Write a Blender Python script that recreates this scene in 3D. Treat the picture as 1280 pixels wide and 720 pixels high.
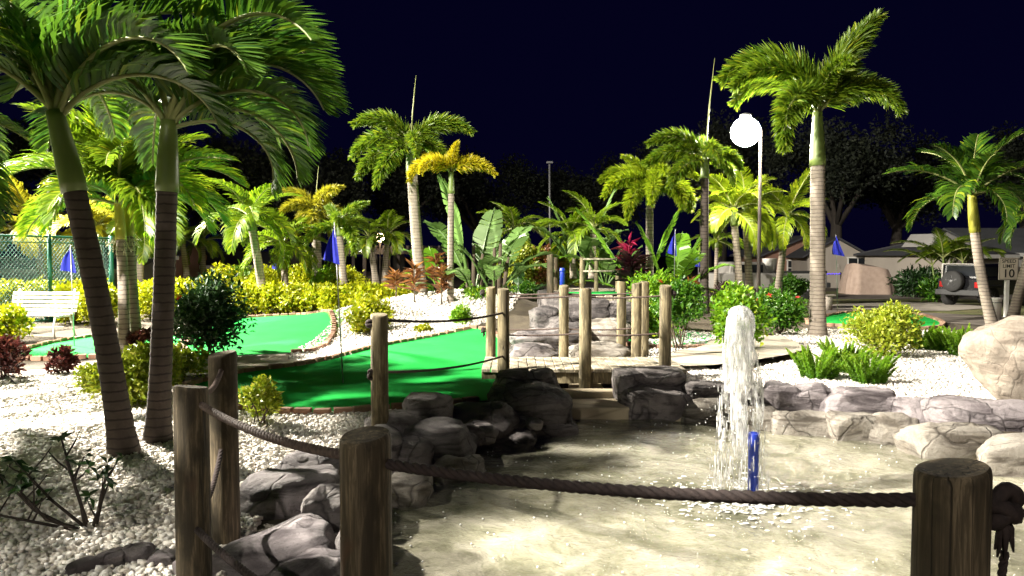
import bpy, bmesh, math, random
import numpy as np
from mathutils import Vector, Matrix, Euler, noise
from mathutils.geometry import delaunay_2d_cdt

for o in list(bpy.data.objects):
    bpy.data.objects.remove(o)
scene = bpy.context.scene
COL = scene.collection
R = math.radians

# ------------------------------------------------------------------ camera
FPX, CX, CY, HOR, CAMZ = 930.0, 640.0, 360.0, 318.0, 1.6
PITCH = -math.atan((CY - HOR) / FPX)
cam_data = bpy.data.cameras.new('camera')
cam_data.sensor_width = 36.0
cam_data.lens = 36.0 * FPX / 1280.0
cam_data.clip_start, cam_data.clip_end = 0.05, 900.0
cam = bpy.data.objects.new('camera', cam_data)
cam.location = (0, 0, CAMZ)
cam.rotation_euler = (math.pi / 2 + PITCH, 0, 0)
COL.objects.link(cam)
scene.camera = cam

# ------------------------------------------------------------------ world, exposure
world = bpy.data.worlds.new('World')
scene.world = world
world.use_nodes = True
wn, wl = world.node_tree.nodes, world.node_tree.links
wn.clear()
sky = wn.new('ShaderNodeTexSky'); sky.sky_type = 'NISHITA'; sky.sun_disc = False
sky.sun_elevation, sky.sun_rotation = R(-7), R(60)
tint = wn.new('ShaderNodeMix'); tint.data_type = 'RGBA'; tint.blend_type = 'MULTIPLY'
tint.inputs['Factor'].default_value = 1.0
tint.inputs[7].default_value = (0.10, 0.10, 0.55, 1)
addn = wn.new('ShaderNodeMix'); addn.data_type = 'RGBA'; addn.blend_type = 'ADD'
addn.inputs['Factor'].default_value = 1.0
addn.inputs[7].default_value = (0.006, 0.005, 0.055, 1)
bg = wn.new('ShaderNodeBackground'); bg.inputs['Strength'].default_value = 0.12
wo = wn.new('ShaderNodeOutputWorld')
wl.new(sky.outputs[0], tint.inputs[6]); wl.new(tint.outputs[2], addn.inputs[6])
wl.new(addn.outputs[2], bg.inputs[0]); wl.new(bg.outputs[0], wo.inputs[0])
vs = scene.view_settings
vs.view_transform, vs.look = 'Standard', 'None'
vs.exposure, vs.gamma = 0.6, 1.0
vs.use_curve_mapping = False
scene.render.engine = 'CYCLES'
scene.cycles.use_denoising = True
scene.cycles.max_bounces = 8
scene.cycles.transparent_max_bounces = 16
scene.cycles.sample_clamp_indirect = 6.0
scene.cycles.caustics_reflective = False
scene.cycles.caustics_refractive = False

# two floodlights of the sports court, then an added fill mast: (foot x, y, height of head, aim, power, warm colour)
FLOODS = [((-18.0, 20.6, 10.4), (-1.0, 10.0, 0.5), 86000, (1.0, 0.93, 0.80)),
          ((-13.5, 0.9, 12.3), (1.5, 9.0, 0.5), 48000, (1.0, 0.94, 0.83)),
          ((-5.0, -15.0, 10.0), (0.5, 9.0, 0.0), 2600, (1.0, 0.92, 0.82))]  # weak fill mast added behind the camera to lift the dark foreground

# ------------------------------------------------------------------ pixel helpers
Fv = Vector((0, math.cos(PITCH), math.sin(PITCH)))
Uv = Vector((0, -math.sin(PITCH), math.cos(PITCH)))
def ray(px, py):
    return Fv + Vector((1, 0, 0)) * ((px - CX) / FPX) + Uv * ((CY - py) / FPX)
def G(px, py, z=0.0):
    d = ray(px, py); t = (z - CAMZ) / d.z
    return Vector((d.x * t, d.y * t, z))
def D(px, py, Y):
    d = ray(px, py); t = Y / d.y
    return Vector((d.x * t, Y, CAMZ + d.z * t))

# ------------------------------------------------------------------ object helpers
def link(o, parent=None):
    COL.objects.link(o)
    if parent is not None:
        o.parent = parent
    return o
def tag(o, label=None, cat=None, group=None, kind=None):
    if label: o['label'] = label
    if cat: o['category'] = cat
    if group: o['group'] = group
    if kind: o['kind'] = kind
    return o
def thing(name, label, cat, loc=(0, 0, 0), rz=0.0, group=None):
    o = bpy.data.objects.new(name, None)
    o.empty_display_size = 0.1
    o.location = loc; o.rotation_euler = (0, 0, rz)
    link(o)
    return tag(o, label, cat, group)
def ob(name, me, parent=None, loc=None, rot=None, scale=None):
    o = bpy.data.objects.new(name, me)
    if loc is not None: o.location = loc
    if rot is not None: o.rotation_euler = rot
    if scale is not None: o.scale = (scale,) * 3 if isinstance(scale, (int, float)) else scale
    return link(o, parent)
def npmesh(name, V, F, mats, rnd=None, midx=None, smooth=False):
    V = np.asarray(V, dtype=np.float32).reshape(-1, 3)
    me = bpy.data.meshes.new(name)
    groups = F if isinstance(F, list) else [F]
    groups = [np.asarray(f, dtype=np.int32) for f in groups if len(f)]
    nl = sum(f.size for f in groups); nf = sum(f.shape[0] for f in groups)
    me.vertices.add(len(V)); me.vertices.foreach_set('co', V.ravel())
    me.loops.add(nl); me.polygons.add(nf)
    me.loops.foreach_set('vertex_index', np.concatenate([f.ravel() for f in groups]))
    tot = np.concatenate([np.full(f.shape[0], f.shape[1], dtype=np.int32) for f in groups])
    start = np.concatenate([[0], np.cumsum(tot)[:-1]]).astype(np.int32)
    me.polygons.foreach_set('loop_start', start)
    me.polygons.foreach_set('loop_total', tot)
    if midx is not None:
        me.polygons.foreach_set('material_index', np.asarray(midx, dtype=np.int32))
    if smooth:
        me.polygons.foreach_set('use_smooth', np.ones(nf, dtype=bool))
    for m in (mats if isinstance(mats, (list, tuple)) else [mats]):
        me.materials.append(m)
    if rnd is not None:
        a = me.attributes.new('rnd', 'FLOAT', 'POINT')
        a.data.foreach_set('value', np.asarray(rnd, dtype=np.float32))
    me.update(calc_edges=True)
    return me

class MB:
    def __init__(s):
        s.v, s.f, s.sm, s.mi, s.cur = [], [], [], [], 0
    def add(s, vs, fs, smooth=False):
        n = len(s.v); s.v += [tuple(v) for v in vs]
        for f in fs:
            s.f.append([i + n for i in f]); s.sm.append(smooth); s.mi.append(s.cur)
        return s
    def box(s, c, size, rot=None, taper=1.0):
        hx, hy, hz = [k / 2 for k in size]
        P = [Vector((x * (taper if z > 0 else 1), y * (taper if z > 0 else 1), z)) for x, y, z in
             [(-hx, -hy, -hz), (hx, -hy, -hz), (hx, hy, -hz), (-hx, hy, -hz), (-hx, -hy, hz), (hx, -hy, hz), (hx, hy, hz), (-hx, hy, hz)]]
        if rot is not None:
            M = Euler(rot).to_matrix(); P = [M @ p for p in P]
        c = Vector(c)
        return s.add([p + c for p in P], [(0, 3, 2, 1), (4, 5, 6, 7), (0, 1, 5, 4), (1, 2, 6, 5), (2, 3, 7, 6), (3, 0, 4, 7)])
    def tube(s, pts, rad, n=8, caps=True, smooth=True, twist=0.0):
        pts = [Vector(p) for p in pts]; m = len(pts)
        if isinstance(rad, (int, float)): rad = [rad] * m
        t0 = (pts[1] - pts[0]).normalized()
        a = Vector((0, 0, 1)) if abs(t0.z) < 0.9 else Vector((1, 0, 0))
        nrm = (a - t0 * a.dot(t0)).normalized()
        vs, fs = [], []
        for i, p in enumerate(pts):
            t = (pts[min(i + 1, m - 1)] - pts[max(i - 1, 0)]).normalized()
            nrm = (nrm - t * nrm.dot(t)).normalized(); b = t.cross(nrm)
            for k in range(n):
                an = 2 * math.pi * k / n + twist * i
                vs.append(p + (nrm * math.cos(an) + b * math.sin(an)) * rad[i])
        for i in range(m - 1):
            for k in range(n):
                k2 = (k + 1) % n
                fs.append((i * n + k, i * n + k2, (i + 1) * n + k2, (i + 1) * n + k))
        if caps:
            fs.append(tuple(range(n - 1, -1, -1))); fs.append(tuple((m - 1) * n + k for k in range(n)))
        return s.add(vs, fs, smooth)
    def lathe(s, prof, n=16, c=(0, 0, 0), smooth=True):
        vs, fs = [], []
        for r, z in prof:
            for k in range(n):
                a = 2 * math.pi * k / n
                vs.append((c[0] + r * math.cos(a), c[1] + r * math.sin(a), c[2] + z))
        for i in range(len(prof) - 1):
            for k in range(n):
                k2 = (k + 1) % n
                fs.append((i * n + k, i * n + k2, (i + 1) * n + k2, (i + 1) * n + k))
        fs.append(tuple(range(n - 1, -1, -1))); fs.append(tuple((len(prof) - 1) * n + k for k in range(n)))
        return s.add(vs, fs, smooth)
    def mesh(s, name, mats):
        me = bpy.data.meshes.new(name)
        me.from_pydata(s.v, [], s.f)
        me.polygons.foreach_set('use_smooth', s.sm)
        me.polygons.foreach_set('material_index', s.mi)
        for m in (mats if isinstance(mats, (list, tuple)) else [mats]):
            me.materials.append(m)
        me.update()
        return me
    def build(s, name, mats, parent=None, loc=None, rot=None):
        return ob(name, s.mesh(name, mats), parent, loc, rot)

def bevel_mesh(me, w, seg=1):
    bm = bmesh.new(); bm.from_mesh(me)
    bmesh.ops.bevel(bm, geom=bm.edges[:], offset=w, segments=seg, affect='EDGES', profile=0.5)
    bm.to_mesh(me); bm.free(); me.update()
    return me

# ------------------------------------------------------------------ materials
MATS = {}
class NT:
    def __init__(s, name):
        s.m = bpy.data.materials.new(name); s.m.use_nodes = True
        s.t = s.m.node_tree; s.t.nodes.clear(); MATS[name] = s.m
        s.out = s.n('ShaderNodeOutputMaterial')
    def n(s, t, **k):
        x = s.t.nodes.new(t)
        for a, b in k.items(): setattr(x, a, b)
        return x
    def l(s, a, b): s.t.links.new(a, b)
    def coord(s, scale=(1, 1, 1), kind='Object'):
        c = s.n('ShaderNodeTexCoord'); mp = s.n('ShaderNodeMapping'); mp.inputs['Scale'].default_value = scale
        s.l(c.outputs[kind], mp.inputs[0]); return mp.outputs[0]
    def noise(s, vec, scale, detail=4, rough=0.55, dist=0.0):
        x = s.n('ShaderNodeTexNoise'); x.inputs['Scale'].default_value = scale; x.inputs['Detail'].default_value = detail
        x.inputs['Roughness'].default_value = rough; x.inputs['Distortion'].default_value = dist
        s.l(vec, x.inputs['Vector']); return x.outputs['Fac']
    def ramp(s, fac, stops):
        x = s.n('ShaderNodeValToRGB'); e = x.color_ramp.elements
        while len(e) < len(stops): e.new(0.5)
        for i, (p, c) in enumerate(stops):
            e[i].position = p; e[i].color = (*c, 1) if len(c) == 3 else c
        s.l(fac, x.inputs[0]); return x.outputs[0]
    def mix(s, fac, a, b, blend='MIX'):
        x = s.n('ShaderNodeMix', data_type='RGBA', blend_type=blend)
        for v, i in ((fac, 0), (a, 6), (b, 7)):
            if isinstance(v, (int, float)): x.inputs[i].default_value = v
            elif isinstance(v, tuple): x.inputs[i].default_value = (*v, 1)
            else: s.l(v, x.inputs[i])
        return x.outputs[2]
    def bump(s, h, strength=0.5, dist=0.02, normal=None):
        x = s.n('ShaderNodeBump'); x.inputs['Strength'].default_value = strength; x.inputs['Distance'].default_value = dist
        s.l(h, x.inputs['Height'])
        if normal is not None: s.l(normal, x.inputs['Normal'])
        return x.outputs[0]
    def principled(s, col, rough=0.6, normal=None, **k):
        x = s.n('ShaderNodeBsdfPrincipled')
        if isinstance(col, tuple): x.inputs['Base Color'].default_value = (*col, 1)
        else: s.l(col, x.inputs['Base Color'])
        if isinstance(rough, (int, float)): x.inputs['Roughness'].default_value = rough
        else: s.l(rough, x.inputs['Roughness'])
        if normal is not None: s.l(normal, x.inputs['Normal'])
        for a, b in k.items(): x.inputs[a.replace('_', ' ')].default_value = b
        return x.outputs[0]
    def done(s, sh):
        s.l(sh, s.out.inputs[0]); return s.m

def simple(name, c1, c2=None, rough=0.6, scale=3.0, stretch=(1, 1, 1), bump=0.0, bscale=None, bdist=0.01, detail=5, **k):
    t = NT(name); v = t.coord(stretch)
    if c2 is None: c2 = tuple(x * 0.75 for x in c1)
    col = t.ramp(t.noise(v, scale, detail), [(0.35, c1), (0.68, c2)])
    nr = t.bump(t.noise(v, bscale or scale * 4, 6, 0.65), bump, bdist) if bump else None
    return t.done(t.principled(col, rough, nr, **k))
def emis(name, col, strength):
    t = NT(name); e = t.n('ShaderNodeEmission'); e.inputs[0].default_value = (*col, 1); e.inputs[1].default_value = strength
    return t.done(e.outputs[0])
def leafmat(name, c1, c2, c3=None, transl=0.42, rough=0.42):
    t = NT(name)
    a = t.n('ShaderNodeAttribute', attribute_name='rnd')
    oi = t.n('ShaderNodeObjectInfo')
    stops = [(0.0, c1), (0.75, c2)] + ([(1.0, c3)] if c3 else [])
    col = t.ramp(a.outputs['Fac'], stops)
    val = t.n('ShaderNodeMapRange'); t.l(oi.outputs['Random'], val.inputs[0]); val.inputs[3].default_value = 0.78; val.inputs[4].default_value = 1.12
    hs = t.n('ShaderNodeHueSaturation'); t.l(val.outputs[0], hs.inputs['Value']); t.l(col, hs.inputs['Color'])
    p = t.principled(hs.outputs[0], rough)
    tr = t.n('ShaderNodeBsdfTranslucent'); t.l(hs.outputs[0], tr.inputs[0])
    mx = t.n('ShaderNodeMixShader'); mx.inputs[0].default_value = transl
    t.l(p, mx.inputs[1]); t.l(tr.outputs[0], mx.inputs[2])
    return t.done(mx.outputs[0])

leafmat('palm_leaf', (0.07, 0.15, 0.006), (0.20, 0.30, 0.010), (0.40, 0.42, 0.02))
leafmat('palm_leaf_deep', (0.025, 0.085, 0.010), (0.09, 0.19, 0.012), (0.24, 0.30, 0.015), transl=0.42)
leafmat('palm_leaf_yellow', (0.20, 0.22, 0.015), (0.42, 0.38, 0.02), (0.55, 0.46, 0.03))
leafmat('foxtail_leaf', (0.06, 0.14, 0.008), (0.18, 0.26, 0.012), (0.36, 0.38, 0.02))
leafmat('foxtail_leaf_yellow', (0.32, 0.31, 0.012), (0.60, 0.50, 0.015), (0.70, 0.56, 0.02))
leafmat('foxtail_leaf_lime', (0.14, 0.24, 0.01), (0.34, 0.42, 0.015), (0.52, 0.54, 0.03))
leafmat('hedge_leaf', (0.24, 0.32, 0.006), (0.50, 0.50, 0.008), (0.68, 0.60, 0.02), transl=0.28)
leafmat('lime_leaf', (0.08, 0.23, 0.008), (0.22, 0.40, 0.012), (0.45, 0.54, 0.03), transl=0.32)
leafmat('green_leaf', (0.03, 0.12, 0.008), (0.09, 0.23, 0.012), (0.22, 0.36, 0.03), transl=0.32)
leafmat('dark_leaf', (0.010, 0.034, 0.008), (0.028, 0.075, 0.014), (0.05, 0.11, 0.02), transl=0.2)
leafmat('variegated_leaf', (0.18, 0.27, 0.012), (0.42, 0.47, 0.03), (0.66, 0.64, 0.13), transl=0.3)
leafmat('red_leaf', (0.045, 0.018, 0.014), (0.14, 0.032, 0.028), (0.24, 0.10, 0.05), transl=0.25)
leafmat('maroon_leaf', (0.022, 0.008, 0.012), (0.06, 0.016, 0.022), (0.10, 0.03, 0.03), transl=0.2)
leafmat('orange_leaf', (0.16, 0.06, 0.02), (0.32, 0.13, 0.035), (0.42, 0.22, 0.05), transl=0.3)
leafmat('pink_leaf', (0.40, 0.02, 0.08), (0.62, 0.04, 0.14), (0.70, 0.10, 0.18), transl=0.3)
leafmat('banana_leaf', (0.08, 0.22, 0.012), (0.18, 0.36, 0.018), (0.32, 0.46, 0.04), transl=0.35, rough=0.35)
leafmat('pale_banana_leaf', (0.09, 0.19, 0.04), (0.17, 0.28, 0.075), (0.26, 0.36, 0.12), transl=0.35, rough=0.35)
leafmat('oak_leaf', (0.006, 0.010, 0.005), (0.013, 0.018, 0.008), (0.022, 0.028, 0.011), transl=0.1, rough=0.7)
leafmat('fern_leaf', (0.06, 0.18, 0.008), (0.20, 0.38, 0.015), (0.46, 0.56, 0.04), transl=0.3)
leafmat('grass_blade', (0.05, 0.09, 0.012), (0.12, 0.16, 0.03), (0.2, 0.2, 0.06), transl=0.25)

def trunk_mat(name, c1, c2, c3):
    t = NT(name); v = t.coord((1, 1, 1))
    w = t.n('ShaderNodeTexWave', wave_type='BANDS', bands_direction='Z'); w.inputs['Scale'].default_value = 4.2
    w.inputs['Distortion'].default_value = 1.6; w.inputs['Detail'].default_value = 3; w.inputs['Detail Scale'].default_value = 2.0
    t.l(v, w.inputs['Vector'])
    base = t.ramp(t.noise(v, 9, 6, 0.7), [(0.3, c1), (0.7, c2)])
    ringm = t.ramp(w.outputs['Fac'], [(0.0, (1, 1, 1)), (0.16, (0, 0, 0))])
    col = t.mix(ringm, base, c3)
    blot = t.ramp(t.noise(t.coord((1, 1, .35)), 5, 4), [(0.50, (0, 0, 0)), (0.70, (0.55, 0.55, 0.55))])
    col = t.mix(blot, col, tuple(x * .55 for x in c1))
    return t.done(t.principled(col, 0.85, t.bump(t.noise(v, 40, 5), 0.5, 0.01)))
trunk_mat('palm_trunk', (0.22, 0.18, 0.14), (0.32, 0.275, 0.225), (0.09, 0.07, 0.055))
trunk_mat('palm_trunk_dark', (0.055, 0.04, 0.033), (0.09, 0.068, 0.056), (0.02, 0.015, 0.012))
simple('crownshaft', (0.16, 0.21, 0.05), (0.10, 0.15, 0.035), 0.45, 4, (1, 1, .3), 0.1)
simple('crownshaft_yellow', (0.40, 0.36, 0.04), (0.26, 0.28, 0.04), 0.45, 4, (1, 1, .3), 0.1)
simple('rachis', (0.17, 0.20, 0.06), (0.24, 0.24, 0.09), 0.5, 4)
simple('bark', (0.06, 0.048, 0.038), (0.03, 0.025, 0.02), 0.9, 6, (1, 1, .2), 0.6)
simple('twig', (0.12, 0.09, 0.06), (0.07, 0.052, 0.035), 0.85, 10, (1, 1, 1), 0.3)
simple('dark_twig', (0.05, 0.038, 0.03), (0.03, 0.022, 0.018), 0.85, 10, (1, 1, 1), 0.3)

def wood(name, c1, c2, crack=(0.035, 0.028, 0.018), grey=0.0):
    t = NT(name); oi = t.n('ShaderNodeObjectInfo')
    c = t.n('ShaderNodeTexCoord'); ad = t.n('ShaderNodeVectorMath', operation='ADD')
    rv = t.n('ShaderNodeCombineXYZ')
    mu = t.n('ShaderNodeMath', operation='MULTIPLY'); mu.inputs[1].default_value = 37.0; t.l(oi.outputs['Random'], mu.inputs[0])
    t.l(mu.outputs[0], rv.inputs[0]); t.l(mu.outputs[0], rv.inputs[2])
    t.l(c.outputs['Object'], ad.inputs[0]); t.l(rv.outputs[0], ad.inputs[1])
    def mp(s):
        m = t.n('ShaderNodeMapping'); m.inputs['Scale'].default_value = s; t.l(ad.outputs[0], m.inputs[0]); return m.outputs[0]
    grain = t.noise(mp((1, 1, 0.06)), 55, 6, 0.7, 0.6)
    big = t.noise(mp((1, 1, 0.28)), 9, 4, 0.6, 1.2)
    knots = t.noise(mp((1, 1, 0.5)), 6.5, 2, 0.5, 0.5)
    col = t.ramp(grain, [(0.36, tuple(x * .6 for x in c2)), (0.5, c2), (0.60, c1)])
    col = t.mix(t.ramp(big, [(0.44, (0, 0, 0)), (0.60, (0.85, 0.85, 0.85))]), col, tuple(x * .38 for x in c2))
    col = t.mix(t.ramp(knots, [(0.68, (0, 0, 0)), (0.78, (0.8, 0.8, 0.8))]), col, (0.10, 0.055, 0.03))
    ck = t.noise(mp((1, 1, 0.025)), 26, 2, 0.4, 0.3)
    ckm = t.ramp(ck, [(0.485, (0, 0, 0)), (0.497, (1, 1, 1)), (0.503, (1, 1, 1)), (0.515, (0, 0, 0))])
    sel = t.ramp(t.noise(mp((1, 1, 0.12)), 5, 1), [(0.52, (0, 0, 0)), (0.56, (1, 1, 1))])
    ckm = t.mix(1.0, ckm, sel, 'MULTIPLY')
    col = t.mix(ckm, col, crack)
    n1 = t.bump(grain, 0.45, 0.004)
    inv = t.n('ShaderNodeInvert'); t.l(ckm, inv.inputs[1])
    n2 = t.bump(inv.outputs[0], 0.8, 0.008, n1)
    return t.done(t.principled(col, 0.8, n2))
wood('post_wood', (0.34, 0.285, 0.165), (0.20, 0.16, 0.085))
wood('post_wood_dark', (0.215, 0.165, 0.10), (0.105, 0.08, 0.045))
wood('deck_wood', (0.60, 0.54, 0.41), (0.46, 0.40, 0.29))
simple('rope', (0.050, 0.034, 0.030), (0.026, 0.018, 0.017), 0.85, 60, (1, 1, 1), 0.6, 160, 0.003)
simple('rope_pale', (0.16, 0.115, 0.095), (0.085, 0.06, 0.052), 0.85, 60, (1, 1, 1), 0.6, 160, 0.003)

def rockmat(name, light, dark, deep, crack=1.5, ckf=0.6):
    t = NT(name); oi = t.n('ShaderNodeObjectInfo')
    c = t.n('ShaderNodeTexCoord'); ad = t.n('ShaderNodeVectorMath', operation='ADD'); mu = t.n('ShaderNodeVectorMath', operation='SCALE')
    mu.inputs[0].default_value = (13, 7, 5); t.l(oi.outputs['Random'], mu.inputs['Scale'])
    t.l(c.outputs['Object'], ad.inputs[0]); t.l(mu.outputs[0], ad.inputs[1]); v = ad.outputs[0]
    n = t.noise(v, 3.2, 8, 0.62, 0.4)
    col = t.ramp(n, [(0.34, dark), (0.5, light), (0.75, tuple(min(1, x * 1.15) for x in light))])
    st = t.n('ShaderNodeMapping'); st.inputs['Scale'].default_value = (1, 1, 5); t.l(v, st.inputs[0])
    stain = t.ramp(t.noise(st.outputs[0], 2.2, 5, 0.6, 0.8), [(0.46, (0, 0, 0)), (0.62, (0.92, 0.92, 0.92))])
    col = t.mix(stain, col, deep)
    speck = t.ramp(t.noise(v, 70, 3, 0.6), [(0.60, (0, 0, 0)), (0.72, (0.5, 0.5, 0.5))])
    col = t.mix(speck, col, deep)
    n1 = t.bump(t.noise(v, 7, 9, 0.72, 0.9), 0.9, 0.09)
    crk = t.n('ShaderNodeTexVoronoi', feature='DISTANCE_TO_EDGE'); crk.inputs['Scale'].default_value = crack
    wv = t.n('ShaderNodeMix', data_type='VECTOR'); wv.inputs[0].default_value = .15; nz = t.n('ShaderNodeTexNoise'); nz.inputs['Scale'].default_value = 4; t.l(v, nz.inputs['Vector']); t.l(v, wv.inputs[4]); t.l(nz.outputs['Color'], wv.inputs[5]); t.l(wv.outputs[1], crk.inputs['Vector'])
    ck = t.ramp(crk.outputs['Distance'], [(0.0, (ckf, ckf, ckf)), (0.016, (0, 0, 0))]); col = t.mix(ck, col, tuple(x * .5 for x in deep))
    ic = t.n('ShaderNodeInvert'); t.l(ck, ic.inputs[1])
    n2 = t.bump(ic.outputs[0], 0.8, 0.03, t.bump(t.noise(v, 60, 6, 0.75), 0.8, 0.014, n1))
    return t.done(t.principled(col, 0.82, n2))
rockmat('rock_grey', (0.33, 0.295, 0.285), (0.17, 0.145, 0.145), (0.055, 0.045, 0.047))
rockmat('rock_pale', (0.38, 0.345, 0.295), (0.25, 0.215, 0.165), (0.11, 0.09, 0.07))
rockmat('rock_lilac', (0.34, 0.30, 0.305), (0.20, 0.17, 0.178), (0.075, 0.06, 0.064))
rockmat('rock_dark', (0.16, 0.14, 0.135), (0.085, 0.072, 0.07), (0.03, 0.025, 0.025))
rockmat('boulder_tan', (0.46, 0.395, 0.32), (0.35, 0.29, 0.23), (0.25, 0.205, 0.16), 2.2, 0.25)

def pebmat(name, a, b, c):
    t = NT(name); at = t.n('ShaderNodeAttribute', attribute_name='rnd')
    col = t.ramp(at.outputs['Fac'], [(0.0, a), (0.5, b), (1.0, c)])
    return t.done(t.principled(col, 0.75))
pebmat('pebble', (0.60, 0.54, 0.46), (0.74, 0.70, 0.63), (0.82, 0.80, 0.76))
def gravelbed(name):
    t = NT(name); v = t.coord((1, 1, 1))
    vo = t.n('ShaderNodeTexVoronoi'); vo.inputs['Scale'].default_value = 34; t.l(v, vo.inputs['Vector'])
    col = t.mix(0.5, t.ramp(vo.outputs['Distance'], [(0.0, (0.74, 0.69, 0.61)), (0.55, (0.52, 0.46, 0.39)), (0.8, (0.24, 0.2, 0.16))]), vo.outputs['Color'], 'SOFT_LIGHT')
    hs = t.n('ShaderNodeHueSaturation'); hs.inputs['Saturation'].default_value = 0.35; t.l(col, hs.inputs['Color'])
    inv = t.n('ShaderNodeInvert'); t.l(vo.outputs['Distance'], inv.inputs[1])
    return t.done(t.principled(hs.outputs[0], 0.85, t.bump(inv.outputs[0], 0.9, 0.02)))
gravelbed('gravel_bed')

def turf(name, c1, c2):
    t = NT(name); v = t.coord()
    col = t.ramp(t.noise(v, 1.3, 4), [(0.3, c1), (0.7, c2)])
    fine = t.noise(v, 380, 2, 0.6)
    col = t.mix(t.ramp(fine, [(0.35, (0.32, 0.32, 0.32)), (0.6, (0, 0, 0))]), col, tuple(x * .45 for x in c1))
    wear = t.ramp(t.noise(v, 3.5, 5, 0.6, 1.0), [(0.58, (0, 0, 0)), (0.8, (0.35, 0.35, 0.35))])
    col = t.mix(wear, col, (c1[0] + .04, c1[1] * 1.15, c1[2] + .03))
    return t.done(t.principled(col, 0.92, t.bump(fine, 0.5, 0.004), Specular_IOR_Level=0.1))
turf('putting_turf', (0.014, 0.34, 0.05), (0.022, 0.40, 0.07))
simple('grass_fringe', (0.10, 0.20, 0.02), (0.05, 0.12, 0.015), 0.95, 60, bump=0.9, bscale=200, bdist=0.02)
def concrete(name, c1, c2):
    t = NT(name); v = t.coord()
    col = t.ramp(t.noise(v, 1.6, 8, 0.6), [(0.35, c1), (0.7, c2)])
    sp = t.ramp(t.noise(v, 120, 3, 0.6), [(0.56, (0, 0, 0)), (0.75, (0.4, 0.4, 0.4))])
    col = t.mix(sp, col, tuple(x * .55 for x in c2))
    crk = t.n('ShaderNodeTexVoronoi', feature='DISTANCE_TO_EDGE'); crk.inputs['Scale'].default_value = 0.45; t.l(v, crk.inputs['Vector'])
    ck = t.ramp(crk.outputs['Distance'], [(0.0, (0.5, 0.5, 0.5)), (0.008, (0, 0, 0))])
    col = t.mix(ck, col, tuple(x * .4 for x in c2))
    return t.done(t.principled(col, 0.85, t.bump(t.noise(v, 90, 5, 0.7), 0.35, 0.006)))
concrete('path_concrete', (0.50, 0.44, 0.35), (0.38, 0.33, 0.26))
concrete('road_asphalt', (0.17, 0.145, 0.12), (0.12, 0.10, 0.085))
concrete('driveway', (0.42, 0.38, 0.32), (0.34, 0.30, 0.25))
concrete('basin_concrete', (0.62, 0.52, 0.36), (0.50, 0.42, 0.28))
simple('soil', (0.055, 0.042, 0.028), (0.10, 0.08, 0.05), 0.95, 3, bump=0.8, bscale=40, bdist=0.03, detail=8)
simple('lawn', (0.11, 0.125, 0.035), (0.17, 0.155, 0.06), 0.95, 1.2, bump=0.8, bscale=120, bdist=0.03, detail=8)

def brickmat(name):
    t = NT(name); oi = t.n('ShaderNodeObjectInfo'); v = t.coord()
    col = t.ramp(oi.outputs['Random'], [(0.0, (0.27, 0.135, 0.085)), (0.4, (0.36, 0.20, 0.125)), (0.75, (0.30, 0.19, 0.13)), (1.0, (0.40, 0.26, 0.17))])
    col = t.mix(t.ramp(t.noise(v, 14, 6, .65), [(0.4, (0, 0, 0)), (0.7, (0.6, 0.6, 0.6))]), col, (0.16, 0.10, 0.075))
    return t.done(t.principled(col, 0.85, t.bump(t.noise(v, 60, 5), 0.6, 0.01)))
brickmat('brick')
simple('white_paint', (0.80, 0.78, 0.74), (0.70, 0.67, 0.62), 0.45, 8)
simple('cream_wall', (0.40, 0.35, 0.30), (0.34, 0.30, 0.255), 0.8, 2, (1, 1, .3), 0.15)
simple('white_wall', (0.48, 0.46, 0.43), (0.42, 0.40, 0.37), 0.8, 2, (1, 1, .3), 0.15)
simple('brown_wall', (0.30, 0.16, 0.11), (0.22, 0.12, 0.085), 0.8, 3, (1, 1, .3), 0.15)
simple('roof_shingle', (0.06, 0.06, 0.068), (0.035, 0.035, 0.04), 0.9, 14, (1, 4, 4), 0.5)
simple('roof_metal', (0.17, 0.175, 0.18), (0.13, 0.135, 0.14), 0.55, 3)
simple('dark_timber', (0.055, 0.042, 0.034), (0.03, 0.024, 0.02), 0.85, 6, (1, 1, .2), 0.3)
simple('green_vinyl', (0.012, 0.15, 0.095), (0.010, 0.12, 0.08), 0.45, 6)
simple('flag_blue', (0.012, 0.02, 0.42), (0.010, 0.015, 0.30), 0.75, 20)
simple('pipe_blue', (0.012, 0.04, 0.40), (0.008, 0.025, 0.26), 0.35, 9, (1, 1, .3))
simple('pole_metal', (0.42, 0.42, 0.42), (0.34, 0.34, 0.34), 0.4, 5, Metallic=0.6)
simple('grey_metal', (0.20, 0.20, 0.205), (0.15, 0.15, 0.155), 0.5, 5, Metallic=0.4)
simple('black_paint', (0.014, 0.014, 0.016), (0.010, 0.010, 0.012), 0.22, 5, Coat_Weight=0.6)
simple('black_plastic', (0.02, 0.02, 0.021), (0.03, 0.03, 0.03), 0.6, 20, bump=0.1)
simple('rubber', (0.018, 0.018, 0.018), (0.028, 0.027, 0.026), 0.85, 15, bump=0.3)
simple('silver_paint', (0.42, 0.40, 0.37), (0.36, 0.34, 0.31), 0.35, 5, Metallic=0.3)
simple('window_glass', (0.02, 0.022, 0.026), (0.015, 0.017, 0.02), 0.08, 3)
simple('red_lens', (0.35, 0.012, 0.01), (0.3, 0.01, 0.01), 0.2, 5)
simple('car_cover', (0.42, 0.315, 0.255), (0.34, 0.25, 0.20), 0.85, 6, (1, 1, 1), 0.2, 40)
simple('sign_face', (0.62, 0.545, 0.45), (0.55, 0.48, 0.39), 0.5, 8)
simple('sign_black', (0.015, 0.013, 0.012), (0.02, 0.018, 0.016), 0.6, 8)
simple('flower_red', (0.55, 0.02, 0.015), (0.42, 0.03, 0.02), 0.5, 10)
simple('flower_orange', (0.62, 0.14, 0.03), (0.55, 0.08, 0.03), 0.5, 10)
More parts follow.
